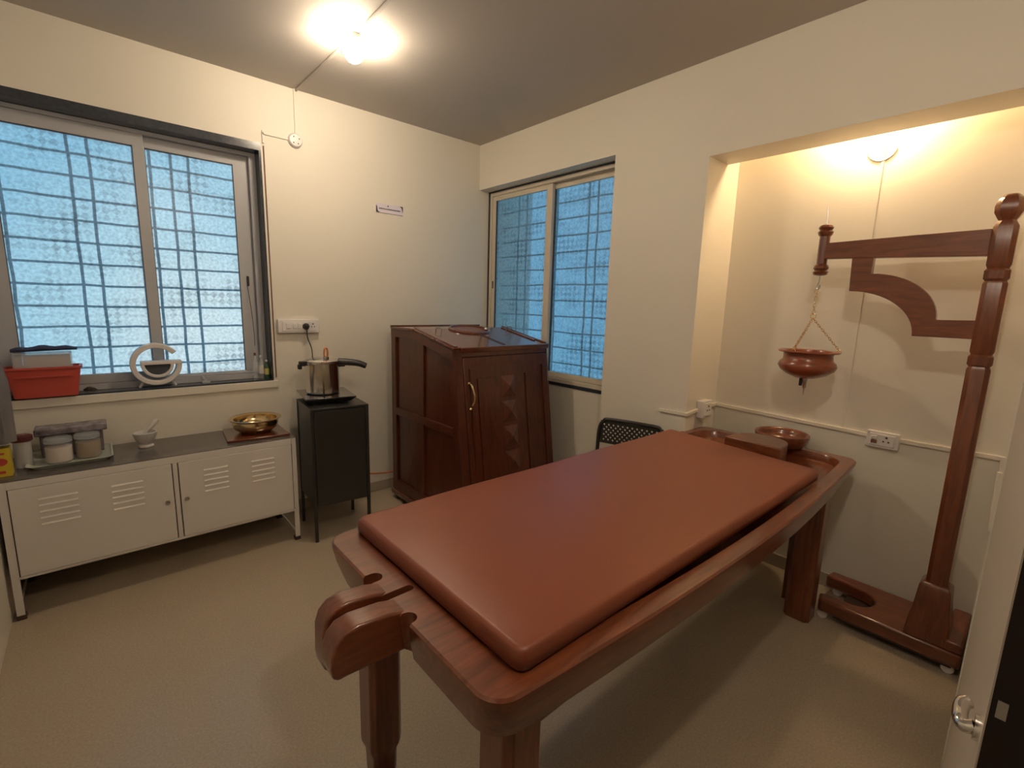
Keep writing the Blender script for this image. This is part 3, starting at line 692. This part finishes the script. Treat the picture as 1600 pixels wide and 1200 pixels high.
hh.build('door_handle', M_brass, door)
hg = MB(); fbox(hg, sx1-0.018, sx1-0.010, 0.93, 1.00, 0.012, 0.018); hg.build('hinge', M_chrome, door)
# sloping lid
lv = Vector((0, -0.45, -0.085)).normalized(); ln = Vector((0, -lv.z, lv.y)); ln = ln if ln.z > 0 else -ln
LM = Matrix(((1, 0, 0, 0), (0, lv.y, ln.y, -0.505), (0, lv.z, ln.z, 1.240), (0, 0, 0, 1)))
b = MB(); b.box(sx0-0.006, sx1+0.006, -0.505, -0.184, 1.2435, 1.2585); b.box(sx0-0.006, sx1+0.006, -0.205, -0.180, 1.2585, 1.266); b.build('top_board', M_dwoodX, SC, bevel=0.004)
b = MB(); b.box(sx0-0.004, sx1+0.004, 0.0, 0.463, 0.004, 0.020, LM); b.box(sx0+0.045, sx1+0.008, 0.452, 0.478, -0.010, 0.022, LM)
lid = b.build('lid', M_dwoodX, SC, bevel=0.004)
for q in ((sx0+0.005, sx0+0.035, -0.02, 0.45, 0.019, 0.026), (sx1-0.05, sx1-0.03, 0.02, 0.38, 0.019, 0.028), (sx1-0.012, sx1+0.006, -0.02, 0.45, 0.019, 0.028)):
    MB().box(*q, LM).build('lid_moulding', M_dwoodX, lid, bevel=0.003)

# neck opening with its two shutters
nk = MB(); cxn = -0.50
nk.tube([LM @ Vector((cxn+0.150*math.cos(a), 0.06+0.11*math.sin(a), 0.022)) for a in [2*PI*i/36 for i in range(36)]], 0.011, 8, closed=True)
nk.build('neck_ring', M_dwoodX, lid)
nk = MB(); nk.loft([[LM @ Vector((cxn+0.143*math.cos(2*PI*i/30), 0.06+0.103*math.sin(2*PI*i/30), z)) for i in range(30)] for z in (0.018, 0.024)])
nk.build('neck_shutter', mat('maroon_shutter', (0.13, 0.02, 0.012), 0.35, coat=0.5), lid)
b = MB(); b.box(cxn-0.012, cxn+0.010, 0.16, 0.44, 0.019, 0.0225, LM); b.build('lid_joint', M_dark, lid)
def staple(u, v, w=0.035, h=0.03):
    P = [LM @ Vector(q) for q in ((u, v, 0.018), (u, v, 0.018+h), (u+w, v+0.01, 0.018+h), (u+w, v+0.01, 0.018))]
    return MB().tube(P, 0.0045, 8)
staple(sx0+0.10, 0.10).build('lid_latch', M_chrome, lid); staple(sx1-0.055, 0.09).build('lid_latch', M_chrome, lid)
kn = MB(); c_ = LM @ Vector((cxn+0.11, 0.10, 0.034)); kn.sphere(c_, 0.014); c_ = LM @ Vector((cxn+0.11, 0.10, 0.026)); kn.sphere(c_, 0.009); kn.build('lid_knob', M_chrome, lid)
# orange hose at floor level
oh = MB().tube(smoothp([(-1.20, -0.14, 0.235), (-1.10, -0.10, 0.20), (-1.00, -0.06, 0.165), (-0.92, -0.07, 0.155), (-0.86, -0.12, 0.17), (-0.82, -0.178, 0.175)]), 0.006, 8).build('orange_hose', M_orange)
tag(oh, 'thin orange hose hanging between black cabinet and steam cabinet', 'hose')

# ------------------------------------------------------------------ black cabinet
BC = thing('black_cabinet', (-1.41, -0.36, 0), 'tall black metal cabinet on thin legs beside white cabinet', 'cabinet')
bx, by, ba = -1.580, -0.527, -math.radians(5.5)
BM_ = Matrix.Translation((bx, by, 0)) @ Matrix.Rotation(ba, 4, 'Z')
bw_, bd_ = 0.335, 0.355
b = MB(); b.box(0.004, bw_-0.004, 0.012, bd_, 0.215, 0.800, BM_); b.build('body', M_black, BC, bevel=0.003)
b = MB(); b.box(0.0, bw_, 0.0, bd_, 0.800, 0.812, BM_); b.build('top', M_black, BC, bevel=0.002)
b = MB(); b.box(0.020, bw_-0.020, 0.001, 0.012, 0.222, 0.796, BM_); b.build('door', M_black, BC, bevel=0.002)
for (u, v) in ((0, 0), (bw_-0.018, 0), (0, bd_-0.018), (bw_-0.018, bd_-0.018)):
    MB().box(u, u+0.018, v, v+0.018, 0, 0.801, BM_).build('leg', M_black, BC, bevel=0.002)

# induction hob
IH = thing('induction_hob', (-1.41, -0.30, 0.812), 'thin black induction hob on the black cabinet', 'hob')
HM = Matrix.Translation((-1.405, -0.295, 0)) @ Matrix.Rotation(-math.radians(9), 4, 'Z')
b = MB(); b.loft([[HM @ Vector(q) for q in ((sx_*w_, sy_*d_, z_)) ] if False else [HM @ Vector((a_*w_, b_*d_, z_)) for a_, b_ in ((-1, -1), (1, -1), (1, 1), (-1, 1))] for w_, d_, z_ in ((0.115, 0.145, 0.824), (0.142, 0.168, 0.846), (0.142, 0.168, 0.850))])
b.build('hob_body', M_blackp, IH, bevel=0.002)
b = MB(); b.box(-0.146, 0.146, -0.172, 0.172, 0.850, 0.855, HM); b.build('glass_top', mat('black_hob_glass', (0.03, 0.028, 0.026), 0.15, coat=1.0), IH, bevel=0.002)
for (u, v) in ((-0.09, -0.12), (0.09, -0.12), (-0.09, 0.12), (0.09, 0.12)):
    q = HM @ Vector((u, v, 0)); cyl((q.x, q.y, 0.8125), 0.012, 0.013, 12).build('foot', M_blackp, IH)
# pressure cooker
PC = thing('pressure_cooker', (-1.415, -0.27, 0.855), 'shiny steel pressure cooker with long black handle on the hob', 'pressure cooker')
kc = (-1.415, -0.275, 0)
MB().lathe([(0.090, 0.856), (0.099, 0.862), (0.100, 0.875), (0.100, 1.035), (0.106, 1.042), (0.106, 1.050), (0.098, 1.052)], kc, 44).build('pot_body', M_chrome, PC, smooth=50)
MB().lathe([(0.103, 1.051), (0.103, 1.058), (0.090, 1.066), (0.055, 1.073), (0.0, 1.076)], kc, 44).build('lid', M_chrome, PC, smooth=50)
wv = MB(); wc = (kc[0]+0.005, kc[1]-0.06, 0); wv.lathe([(0.010, 1.055), (0.010, 1.068), (0.017, 1.072), (0.017, 1.086), (0.010, 1.091)], wc, 16); wv.build('pressure_valve', M_chrome, PC)
wv = MB(); wv.tube(smoothp([(wc[0]-0.011, wc[1], 1.088), (wc[0]-0.010, wc[1], 1.12), (wc[0]-0.003, wc[1], 1.138), (wc[0]+0.006, wc[1], 1.136), (wc[0]+0.010, wc[1], 1.115), (wc[0]+0.009, wc[1], 1.088)]), 0.0052, 8); wv.build('steam_ring', M_copper, PC)
hdl = MB(); hx, hy = kc[0]+0.088, kc[1]-0.035
P = smoothp([(hx, hy, 1.048), (hx+0.05, hy-0.02, 1.045), (hx+0.11, hy-0.045, 1.037), (hx+0.155, hy-0.065, 1.018)], 5)
hdl.tube(P, [0.024-0.006*i/len(P) for i in range(len(P))], 12); hdl.box(hx-0.02, hx+0.035, hy-0.024, hy+0.012, 1.018, 1.052)
hdl.build('long_handle', M_blackp, PC, bevel=0.003)
hdl = MB(); hdl.box(kc[0]-0.134, kc[0]-0.096, kc[1]-0.012, kc[1]+0.02, 1.028, 1.058); hdl.box(kc[0]-0.142, kc[0]-0.120, kc[1]-0.008, kc[1]+0.016, 1.010, 1.040); hdl.build('helper_handle', M_blackp, PC, bevel=0.005)

# ------------------------------------------------------------------ white metal cabinet
WC = thing('white_cabinet', (-2.228, -0.225, 0), 'long low white metal cabinet with two louvred doors', 'cabinet')
cx0, cx1, cy0, cy1 = -2.8235, -1.6334, -0.4171, -0.022
b = MB(); b.box(cx0+0.004, cx1-0.004, cy0+0.006, cy1, 0.190, 0.630); b.build('body', M_white, WC, bevel=0.002)
b = MB(); b.box(cx0+0.026, cx1-0.022, cy0, cy0+0.006, 0.598, 0.632); b.box(cx0+0.026, cx1-0.022, cy0, cy0+0.006, 0.187, 0.200); b.box(-2.224, -2.204, cy0, cy0+0.006, 0.20, 0.598)
b.build('front_frame', M_white, WC, bevel=0.001)
for (x, y, dx, dy) in ((cx0, cy0, 1, 1), (cx1, cy0, -1, 1), (cx0, cy1, 1, -1), (cx1, cy1, -1, -1)):
    l_ = MB(); w1 = 0.026
    l_.prism([(x, y), (x+dx*w1, y), (x+dx*w1, y+dy*0.004), (x+dx*0.004, y+dy*0.004), (x+dx*0.004, y+dy*w1), (x, y+dy*w1)], 'z', 0.022, 0.632)
    lo = l_.build('leg', M_white, WC, smooth=0)
    f_ = MB(); f_.box(min(x-dx*0.002, x+dx*0.030), max(x-dx*0.002, x+dx*0.030), min(y-dy*0.002, y+dy*0.030), max(y-dy*0.002, y+dy*0.030), 0, 0.022); f_.build('foot_cap', M_dark, lo, bevel=0.002)
for x in (cx0, cx1-0.012): B(x+0.002, x+0.010, cy0+0.004, cy1-0.004, 0.028, 0.036).build('side_bar', M_white, WC)
def wdoor(x0, x1, lx, blocks):
    d = B(x0, x1, cy0-0.004, cy0+0.003, 0.202, 0.596).build('door', M_white, WC, bevel=0.0015)
    for (a_, b_) in blocks:
        lv_ = MB()
        for i in range(5):
            z = 0.535-i*0.029
            lv_.prism([(cy0-0.004, z+0.006), (cy0-0.0072, z-0.001), (cy0-0.004, z-0.003)], 'x', a_, b_)
        lv_.build('louvre_panel', M_white, d, smooth=0)
    for xa in (x0-0.0035, x1): B(xa, xa+0.0035, cy0-0.001, cy0+0.001, 0.2, 0.598).build('door_gap', M_dark, d)
    MB().lathe([(0.011, 0), (0.011, 0.008), (0.006, 0.010)], (lx, cy0-0.004, 0.402), 20, rotm('X', PI/2)).build('lock', M_satin, d)
wdoor(-2.793, -2.2285, -2.257, ((-2.706, -2.579), (-2.462, -2.345)))
wdoor(-2.1995, -1.661, -2.176, ((-2.094, -1.985), (-1.870, -1.755)))
mt_ = B(cx0, cx1-0.001, cy0+0.001, cy1, 0.6325, 0.6365).build('cabinet_mat', M_mat, bevel=0.001)
tag(mt_, 'grey glossy mat covering the top of the white cabinet', 'mat')
ZT = 0.6368
# board + brass bowl
b = MB(); b.prism([(-1.965, -0.345), (-1.650, -0.375), (-1.640, -0.060), (-1.935, -0.050)], 'z', ZT, ZT+0.014)
wb = b.build('cutting_board', M_dwoodX, bevel=0.003); tag(wb, 'dark red-brown board under the brass bowl', 'board')
br_ = MB().lathe([(0.055, ZT+0.0145), (0.085, ZT+0.018), (0.112, ZT+0.040), (0.122, ZT+0.066), (0.118, ZT+0.084), (0.136, ZT+0.092), (0.139, ZT+0.097), (0.134, ZT+0.099), (0.113, ZT+0.092), (0.112, ZT+0.07), (0.10, ZT+0.045), (0.07, ZT+0.025), (0.0, ZT+0.023)], (-1.790, -0.205, 0), 44).build('brass_bowl', M_brass, smooth=50)
tag(br_, 'wide polished brass bowl on the dark board', 'bowl')
# mortar and pestle
mo_ = MB().lathe([(0.032, ZT), (0.034, ZT+0.006), (0.026, ZT+0.016), (0.040, ZT+0.035), (0.050, ZT+0.062), (0.053, ZT+0.078), (0.047, ZT+0.080), (0.040, ZT+0.055), (0.020, ZT+0.030), (0, ZT+0.028)], (-2.305, -0.155, 0), 32).build('mortar', M_marble, smooth=50)
tag(mo_, 'small white marble mortar at the middle of the white cabinet', 'mortar')
ps = MB().tube([(-2.330, -0.158, ZT+0.050), (-2.30, -0.155, ZT+0.078), (-2.272, -0.152, ZT+0.106), (-2.255, -0.150, ZT+0.128), (-2.246, -0.149, ZT+0.138)], [0.013, 0.010, 0.009, 0.012, 0.008], 14).build('pestle', M_marble, smooth=60)
tag(ps, 'white marble pestle leaning out of the mortar', 'pestle')
# tray, jars, grey crate
def rr(x0, x1, y0, y1, r, z, sk=0.0):
    return [(x, y + 0.012*(x+0.9)/1.1*0.8, z) for x, y, _ in outline(x0, x1, y0, y1, r, z, 0, 5, 3)]
t_ = MB(); t_.loft([rr(-2.722, -2.462, -0.300, -0.045, 0.03, ZT), rr(-2.738, -2.446, -0.316, -0.030, 0.035, ZT+0.018), rr(-2.744, -2.440, -0.322, -0.024, 0.037, ZT+0.018), rr(-2.736, -2.448, -0.314, -0.032, 0.033, ZT+0.014), rr(-2.722, -2.462, -0.300, -0.045, 0.03, ZT+0.004)])
tr_ = t_.build('tray', M_tray, smooth=40); tag(tr_, 'pale green rectangular tray holding two glass jars', 'tray')
def jar(x, y, r, hgt, mfill, name, label, fill):
    z = ZT+0.0052; j = thing(name, (x, y, z), label, 'jar', 'glass jars on the pale tray')
    MB().lathe([(r*0.9, z), (r, z+0.006), (r, z+hgt*0.72), (r*0.93, z+hgt*0.80), (r*0.93, z+hgt*0.83)], (x, y, 0), 28).build('glass_body', M_glass, j, smooth=50)
    MB().lathe([(r*0.86, z+0.004), (r*0.94, z+0.010), (r*0.94, z+hgt*fill), (r*0.4, z+hgt*fill+0.004)], (x, y, 0), 28).build('contents', mfill, j, smooth=50)
    MB().lathe([(r*1.0, z+hgt*0.832), (r*1.02, z+hgt*0.86), (r*1.02, z+hgt*0.95), (r*0.9, z+hgt), (r*0.2, z+hgt*1.01)], (x, y, 0), 28).build('lid', M_glass, j, smooth=50)
    MB().lathe([(r*0.95, z+hgt*0.80), (r*1.0, z+hgt*0.815), (r*0.95, z+hgt*0.83)], (x, y, 0), 28).build('clamp_ring', M_satin, j, smooth=50)
jar(-2.632, -0.225, 0.050, 0.118, M_powder, 'glass_jar', 'clip-lid glass jar of white powder on the pale tray', 0.62)
jar(-2.530, -0.205, 0.048, 0.118, M_spice, 'glass_jar', 'clip-lid glass jar of brown powder on the pale tray', 0.66)
b = MB(); b.box(-2.700, -2.470, -0.128, -0.048, ZT+0.005, ZT+0.115); cr = b.build('crate', M_greytray, bevel=0.006, seg=2)
tag(cr, 'smoky grey plastic box standing behind the two glass jars', 'box')
b = MB(); b.box(-2.715, -2.452, -0.150, -0.040, ZT+0.1155, ZT+0.150); cr = b.build('flat_box', mat('mottled_grey_film', (0.20, 0.17, 0.19), 0.25, var=0.6, vscale=25), bevel=0.006, seg=2)
tag(cr, 'flat mottled grey box lying on the smoky grey box', 'box')
# yellow packet, maroon lidded jar, towel
YP = thing('yellow_carton', (-2.808, -0.30, ZT), 'yellow carton with a red oval at left end of cabinet', 'carton')
b = MB(); b.box(-2.838, -2.779, -0.335, -0.275, ZT, ZT+0.125); b.build('carton_body', M_yellow, YP, bevel=0.001)
b = MB(); b.lathe([(0.024, 0), (0.024, 0.0008)], (-2.812, -0.335, ZT+0.066), 24, rotm('X', PI/2) @ Matrix.Diagonal((1, 0.72, 1))); b.build('red_oval', M_red, YP)
for q in ((-2.83, -2.795, -0.3358, -0.335, ZT+0.098, ZT+0.106), (-2.822, -2.798, -0.3358, -0.335, ZT+0.014, ZT+0.026)): B(*q).build('print_line', M_red, YP)
MJ = thing('storage_jar', (-2.752, -0.20, ZT), 'clear jar with maroon lid beside the yellow carton', 'jar')
MB().lathe([(0.026, ZT), (0.030, ZT+0.005), (0.030, ZT+0.115), (0.027, ZT+0.122)], (-2.750, -0.215, 0), 24).build('jar_body', M_clear, MJ, smooth=50)
MB().lathe([(0.036, ZT+0.1225), (0.038, ZT+0.126), (0.038, ZT+0.146), (0.033, ZT+0.150), (0.01, ZT+0.151)], (-2.750, -0.215, 0), 24).build('lid', M_lidred, MJ, smooth=50)
tw = MB(); rings = []
for i in range(15):
    t = i/14; z = 1.245-0.458*t; wx = 0.006+0.030*min(1, t*2.2); wy = 0.015+0.055*min(1, t*2)
    ring_ = []
    for k in range(24):
        a = 2*PI*k/24; rr_ = 1+0.13*math.sin(5*a+t*2.5)+0.06*math.sin(9*a-t)
        ring_.append((-2.797+(wx*rr_)*math.cos(a)+0.006*t, -0.30+wy*rr_*math.sin(a), z))
    rings.append(ring_)
tw.loft(rings); two = tw.build('towel', M_towel, smooth=60); tag(two, 'dark grey towel hanging against the left wall', 'towel')
hk = thing('wall_hook', (-2.82, -0.30, 1.23), 'small brown hook on left wall above the grey towel', 'hook')
MB().box(XL, XL+0.012, -0.325, -0.275, 1.235, 1.30).build('hook_plate', M_brcloth, hk, bevel=0.003)
MB().tube(smoothp([(XL+0.01, -0.30, 1.265), (-2.80, -0.30, 1.250), (-2.785, -0.30, 1.252), (-2.772, -0.30, 1.272)]), 0.006, 8).build('hook_arm', M_brcloth, hk)

# ------------------------------------------------------------------ things on the window sill
ZS = 0.9215
bk = thing('plastic_basket', (-2.655, 0.02, ZS), 'coral red plastic basket on the window sill', 'basket')
b = MB()
b.loft([rr(-2.772, -2.545, -0.030, 0.068, 0.02, ZS), rr(-2.795, -2.525, -0.044, 0.076, 0.022, ZS+0.135), rr(-2.802, -2.518, -0.050, 0.079, 0.024, ZS+0.138), rr(-2.802, -2.518, -0.050, 0.079, 0.024, ZS+0.148),
        rr(-2.790, -2.530, -0.039, 0.070, 0.02, ZS+0.148), rr(-2.768, -2.549, -0.026, 0.064, 0.018, ZS+0.006)])
b.build('basket_body', M_pink, bk, smooth=40)
B(-2.76, -2.56, -0.052, -0.043, ZS+0.100, ZS+0.106).build('rib', M_pink, bk)
cb = thing('clear_box', (-2.64, 0.01, ZS+0.15), 'cloudy clear plastic box resting in the red basket', 'box')
b = MB(); b.box(-2.762, -2.553, -0.020, 0.058, ZS+0.0085, ZS+0.218); b.build('box_body', M_clear, cb, bevel=0.006)
b = MB(); b.box(-2.722, -2.560, -0.016, 0.054, ZS+0.012, ZS+0.200); b.build('folded_paper', M_paper, cb, bevel=0.004)
nv = MB()
L_ = []
for i in range(13):
    t = i/12; x = -2.765+0.235*t; hgt = 0.016+0.010*math.sin(3.1*t*1.1)+0.004*math.sin(t*17)
    L_.append([(x, 0.017+0.052*math.cos(2*PI*k/14)*(0.35+min(1, t*6)*0.65), ZS+0.2195+hgt/2+hgt*0.5*math.sin(2*PI*k/14)+0.006*t) for k in range(14)])
nvo = nv.loft(L_).build('folded_cloth', M_navy, smooth=60); tag(nvo, 'dark navy folded cloth lying on the clear plastic box', 'cloth')
dl_ = MB()
for i in range(7):
    a = i*0.9; dl_.sphere((-2.50+0.014*math.cos(a), 0.03+0.012*math.sin(a), ZS+0.011+0.004*(i % 3)), 0.011, (1.3, 0.7, 0.7), 10)
d_ = dl_.build('dried_leaves', M_dry, smooth=60); tag(d_, 'small dark dried clump beside the red basket', 'dried leaves')
# G-shaped lamp
GL = thing('desk_lamp', (-2.213, 0.03, ZS), 'white G-shaped table lamp on the window sill', 'lamp')
gc = Vector((-2.215, 0.02, 1.052)); Ro, Ri = 0.116, 0.090
def arc(c, r, a0, a1, n): return [(c[0]+r*math.cos(a0+(a1-a0)*i/n), c[2]+r*math.sin(a0+(a1-a0)*i/n)) for i in range(n+1)]
a0, a1 = math.radians(36), math.radians(362)
g1 = arc(gc, Ro, a0, a1, 40); g2 = arc(gc, Ri, a0, a1, 40)[::-1]
b = MB(); b.prism(g1+g2, 'y', -0.006, 0.046); b.build('ring', M_whitep, GL, bevel=0.004, seg=2, smooth=40)
D = [(gc.x-0.070, gc.z+0.016), (gc.x+0.114, gc.z+0.016), (gc.x+0.116, gc.z-0.004)] + arc((gc.x+0.004, 0, gc.z), 0.074, 0, -PI, 20)
DI = arc((gc.x+0.004, 0, gc.z-0.006), 0.058, 0, -PI, 20)
b = MB(); b.prism([(gc.x-0.070, gc.z+0.018), (gc.x+0.114, gc.z+0.018), (gc.x+0.114, gc.z-0.001), (gc.x-0.070, gc.z-0.001)], 'y', -0.012, 0.05)
b.prism(arc((gc.x+0.004, 0, gc.z), 0.074, 0, -PI, 24)+arc((gc.x+0.004, 0, gc.z), 0.058, 0, -PI, 24)[::-1], 'y', -0.012, 0.05)
b.build('charging_pad', M_whitep, GL, bevel=0.003, smooth=40)
b = MB(); b.prism(arc((gc.x+0.004, 0, gc.z), 0.057, 0, -PI, 24), 'y', 0.0, 0.03); b.build('speaker_grille', mat('slate_grey_fabric', (0.05, 0.055, 0.065), 0.8), GL)
for s in (-1, 1):
    b = MB(); b.tube([(gc.x+s*0.062, 0.02, gc.z-0.094), (gc.x+s*0.082, 0.02, ZS+0.004)], 0.006, 10); b.build('foot', M_whitep, GL)
# bottles in the sill corner
def bottle(x, y, r, hgt, m_, lab, label):
    o = thing('glass_bottle', (x, y, ZS), label, 'bottle', 'small bottles in the sill corner')
    MB().lathe([(r*0.9, ZS), (r, ZS+0.004), (r, ZS+hgt*0.60), (r*0.45, ZS+hgt*0.76), (r*0.38, ZS+hgt*0.9)], (x, y, 0), 20).build('bottle_body', m_, o, smooth=50)
    MB().lathe([(r*0.45, ZS+hgt*0.9), (r*0.45, ZS+hgt), (r*0.1, ZS+hgt)], (x, y, 0), 16).build('cap', M_brcloth if lab is None else M_whitep, o, smooth=50)
    if lab: MB().lathe([(r*1.02, ZS+hgt*0.22), (r*1.02, ZS+hgt*0.55)], (x, y, 0), 20).build('bottle_label', lab, o, smooth=50)
bottle(-1.712, 0.055, 0.014, 0.165, M_glass, None, 'tallest slim clear bottle in the sill corner')
bottle(-1.682, 0.050, 0.016, 0.150, M_glass, M_paper, 'clear bottle with white label between clear and green bottles')
bottle(-1.652, 0.040, 0.015, 0.120, M_green, M_label1, 'short green bottle with yellow label against the granite lining')
cd = MB().tube(smoothp([(-1.716, 0.110, 1.50), (-1.708, 0.085, 1.35), (-1.703, 0.075, 1.20), (-1.704, 0.074, 1.13)]), 0.0018, 6).build('hanging_string', M_dark)
tag(cd, 'thin dark string hanging from the window latch', 'string')
wc_ = MB(); wc_.tube([(-1.985, 0.045, ZS+0.008), (-2.005, 0.05, ZS+0.045)], 0.008, 8); wc_.box(-2.005, -1.965, 0.03, 0.06, ZS, ZS+0.012)
w_ = wc_.build('window_clip', M_alu, smooth=40); tag(w_, 'small cream clip on the sill right of the lamp', 'clip')

# ------------------------------------------------------------------ folding chair
CH = thing('folding_chair', (-0.33, -1.68, 0), 'black folding chair with perforated backrest behind the massage table', 'chair')
ca, cb_ = Vector((-0.205, -1.495, 0)), Vector((-0.095, -1.880, 0))
cu = (cb_-ca); CW = cu.length; cu.normalize(); cn = Vector((cu.y, -cu.x, 0)); cn = cn if cn.x < 0 else -cn     # towards seat
def cpt(u, z, n): return Vector((ca.x, ca.y, 0)) + cu*u + cn*n + Vector((0, 0, z))
# tube frame, inverted U whose top is the back rail
fr = MB(); P = [cpt(0.0, 0.0, -0.09), cpt(0.0, 0.35, 0.0), cpt(0.0, 0.60, -0.01), cpt(0.006, 0.71, -0.012), cpt(0.03, 0.75, -0.014), cpt(0.07, 0.765, -0.014), cpt(CW-0.07, 0.765, -0.014), cpt(CW-0.03, 0.75, -0.014), cpt(CW-0.006, 0.71, -0.012), cpt(CW, 0.60, -0.01), cpt(CW, 0.35, 0.0), cpt(CW, 0.0, -0.09)]
# straight legs: keep as polyline, smoothed
fr.tube(smoothp(P, 4), 0.011, 10); fr.build('back_frame', M_black, CH)
for u in (0.025, CW-0.025):
    MB().tube([cpt(u, 0.011, 0.36), cpt(u, 0.25, 0.14), cpt(u, 0.44, 0.02)], 0.011, 10).build('front_leg', M_black, CH)
MB().tube([cpt(0.025, 0.12, 0.263), cpt(CW-0.025, 0.12, 0.263)], 0.009, 8).build('stretcher', M_black, CH)
# perforated panels built as a grid with real round holes
def perf(uL, uR, vB, vT, mapf, nu, nv_, r, name, skip=lambda i, j: False, thick=0.004):
    mb = MB(); bm = mb.bm; du = (uR-uL)/nu; dv = (vT-vB)/nv_; K = 8
    def V(u, v, t): return bm.verts.new(mapf(u, v, t))
    for i in range(nu):
        for j in range(nv_):
            c0, c1 = uL+(i+0.5)*du, vB+(j+0.5)*dv
            sqr = [(1, 0), (1, 1), (0, 1), (-1, 1), (-1, 0), (-1, -1), (0, -1), (1, -1)]
            so = [(c0+a_*du/2, c1+b_*dv/2) for a_, b_ in sqr]
            hole = (i+j) % 2 == 0 and not skip(i, j)
            for t in (0, 1):
                ov = [V(u, v, t*thick) for u, v in so]
                if hole:
                    iv = [V(c0+r*math.cos(PI/4*k), c1+r*math.sin(PI/4*k), t*thick) for k in range(8)]
                    for k in range(8): bm.faces.new((ov[k], ov[(k+1) % 8], iv[(k+1) % 8], iv[k]))
                    if t == 0: i0 = iv
                    else:
                        for k in range(8): bm.faces.new((i0[k], i0[(k+1) % 8], iv[(k+1) % 8], iv[k]))
                else: bm.faces.new(ov)
    return mb.build(name, M_black, CH, smooth=0)
def rnd(nu, nv_): return lambda i, j: i in (0, nu-1) or j in (0, nv_-1)
perf(0.012, CW-0.012, 0.615, 0.755, lambda u, v, t: cpt(u, v, -0.016+t+0.02*(1-((u-CW/2)/(CW/2))**2)*0.0), 26, 9, 0.0060, 'backrest', rnd(26, 9))
perf(0.03, CW-0.03, 0.0, 0.36, lambda u, v, t: cpt(u, 0.446-0.02*v/0.36+t, 0.02+v), 24, 22, 0.0052, 'seat', rnd(24, 22))

for o in bpy.data.objects:
    if '_o' in o: del o['_o']
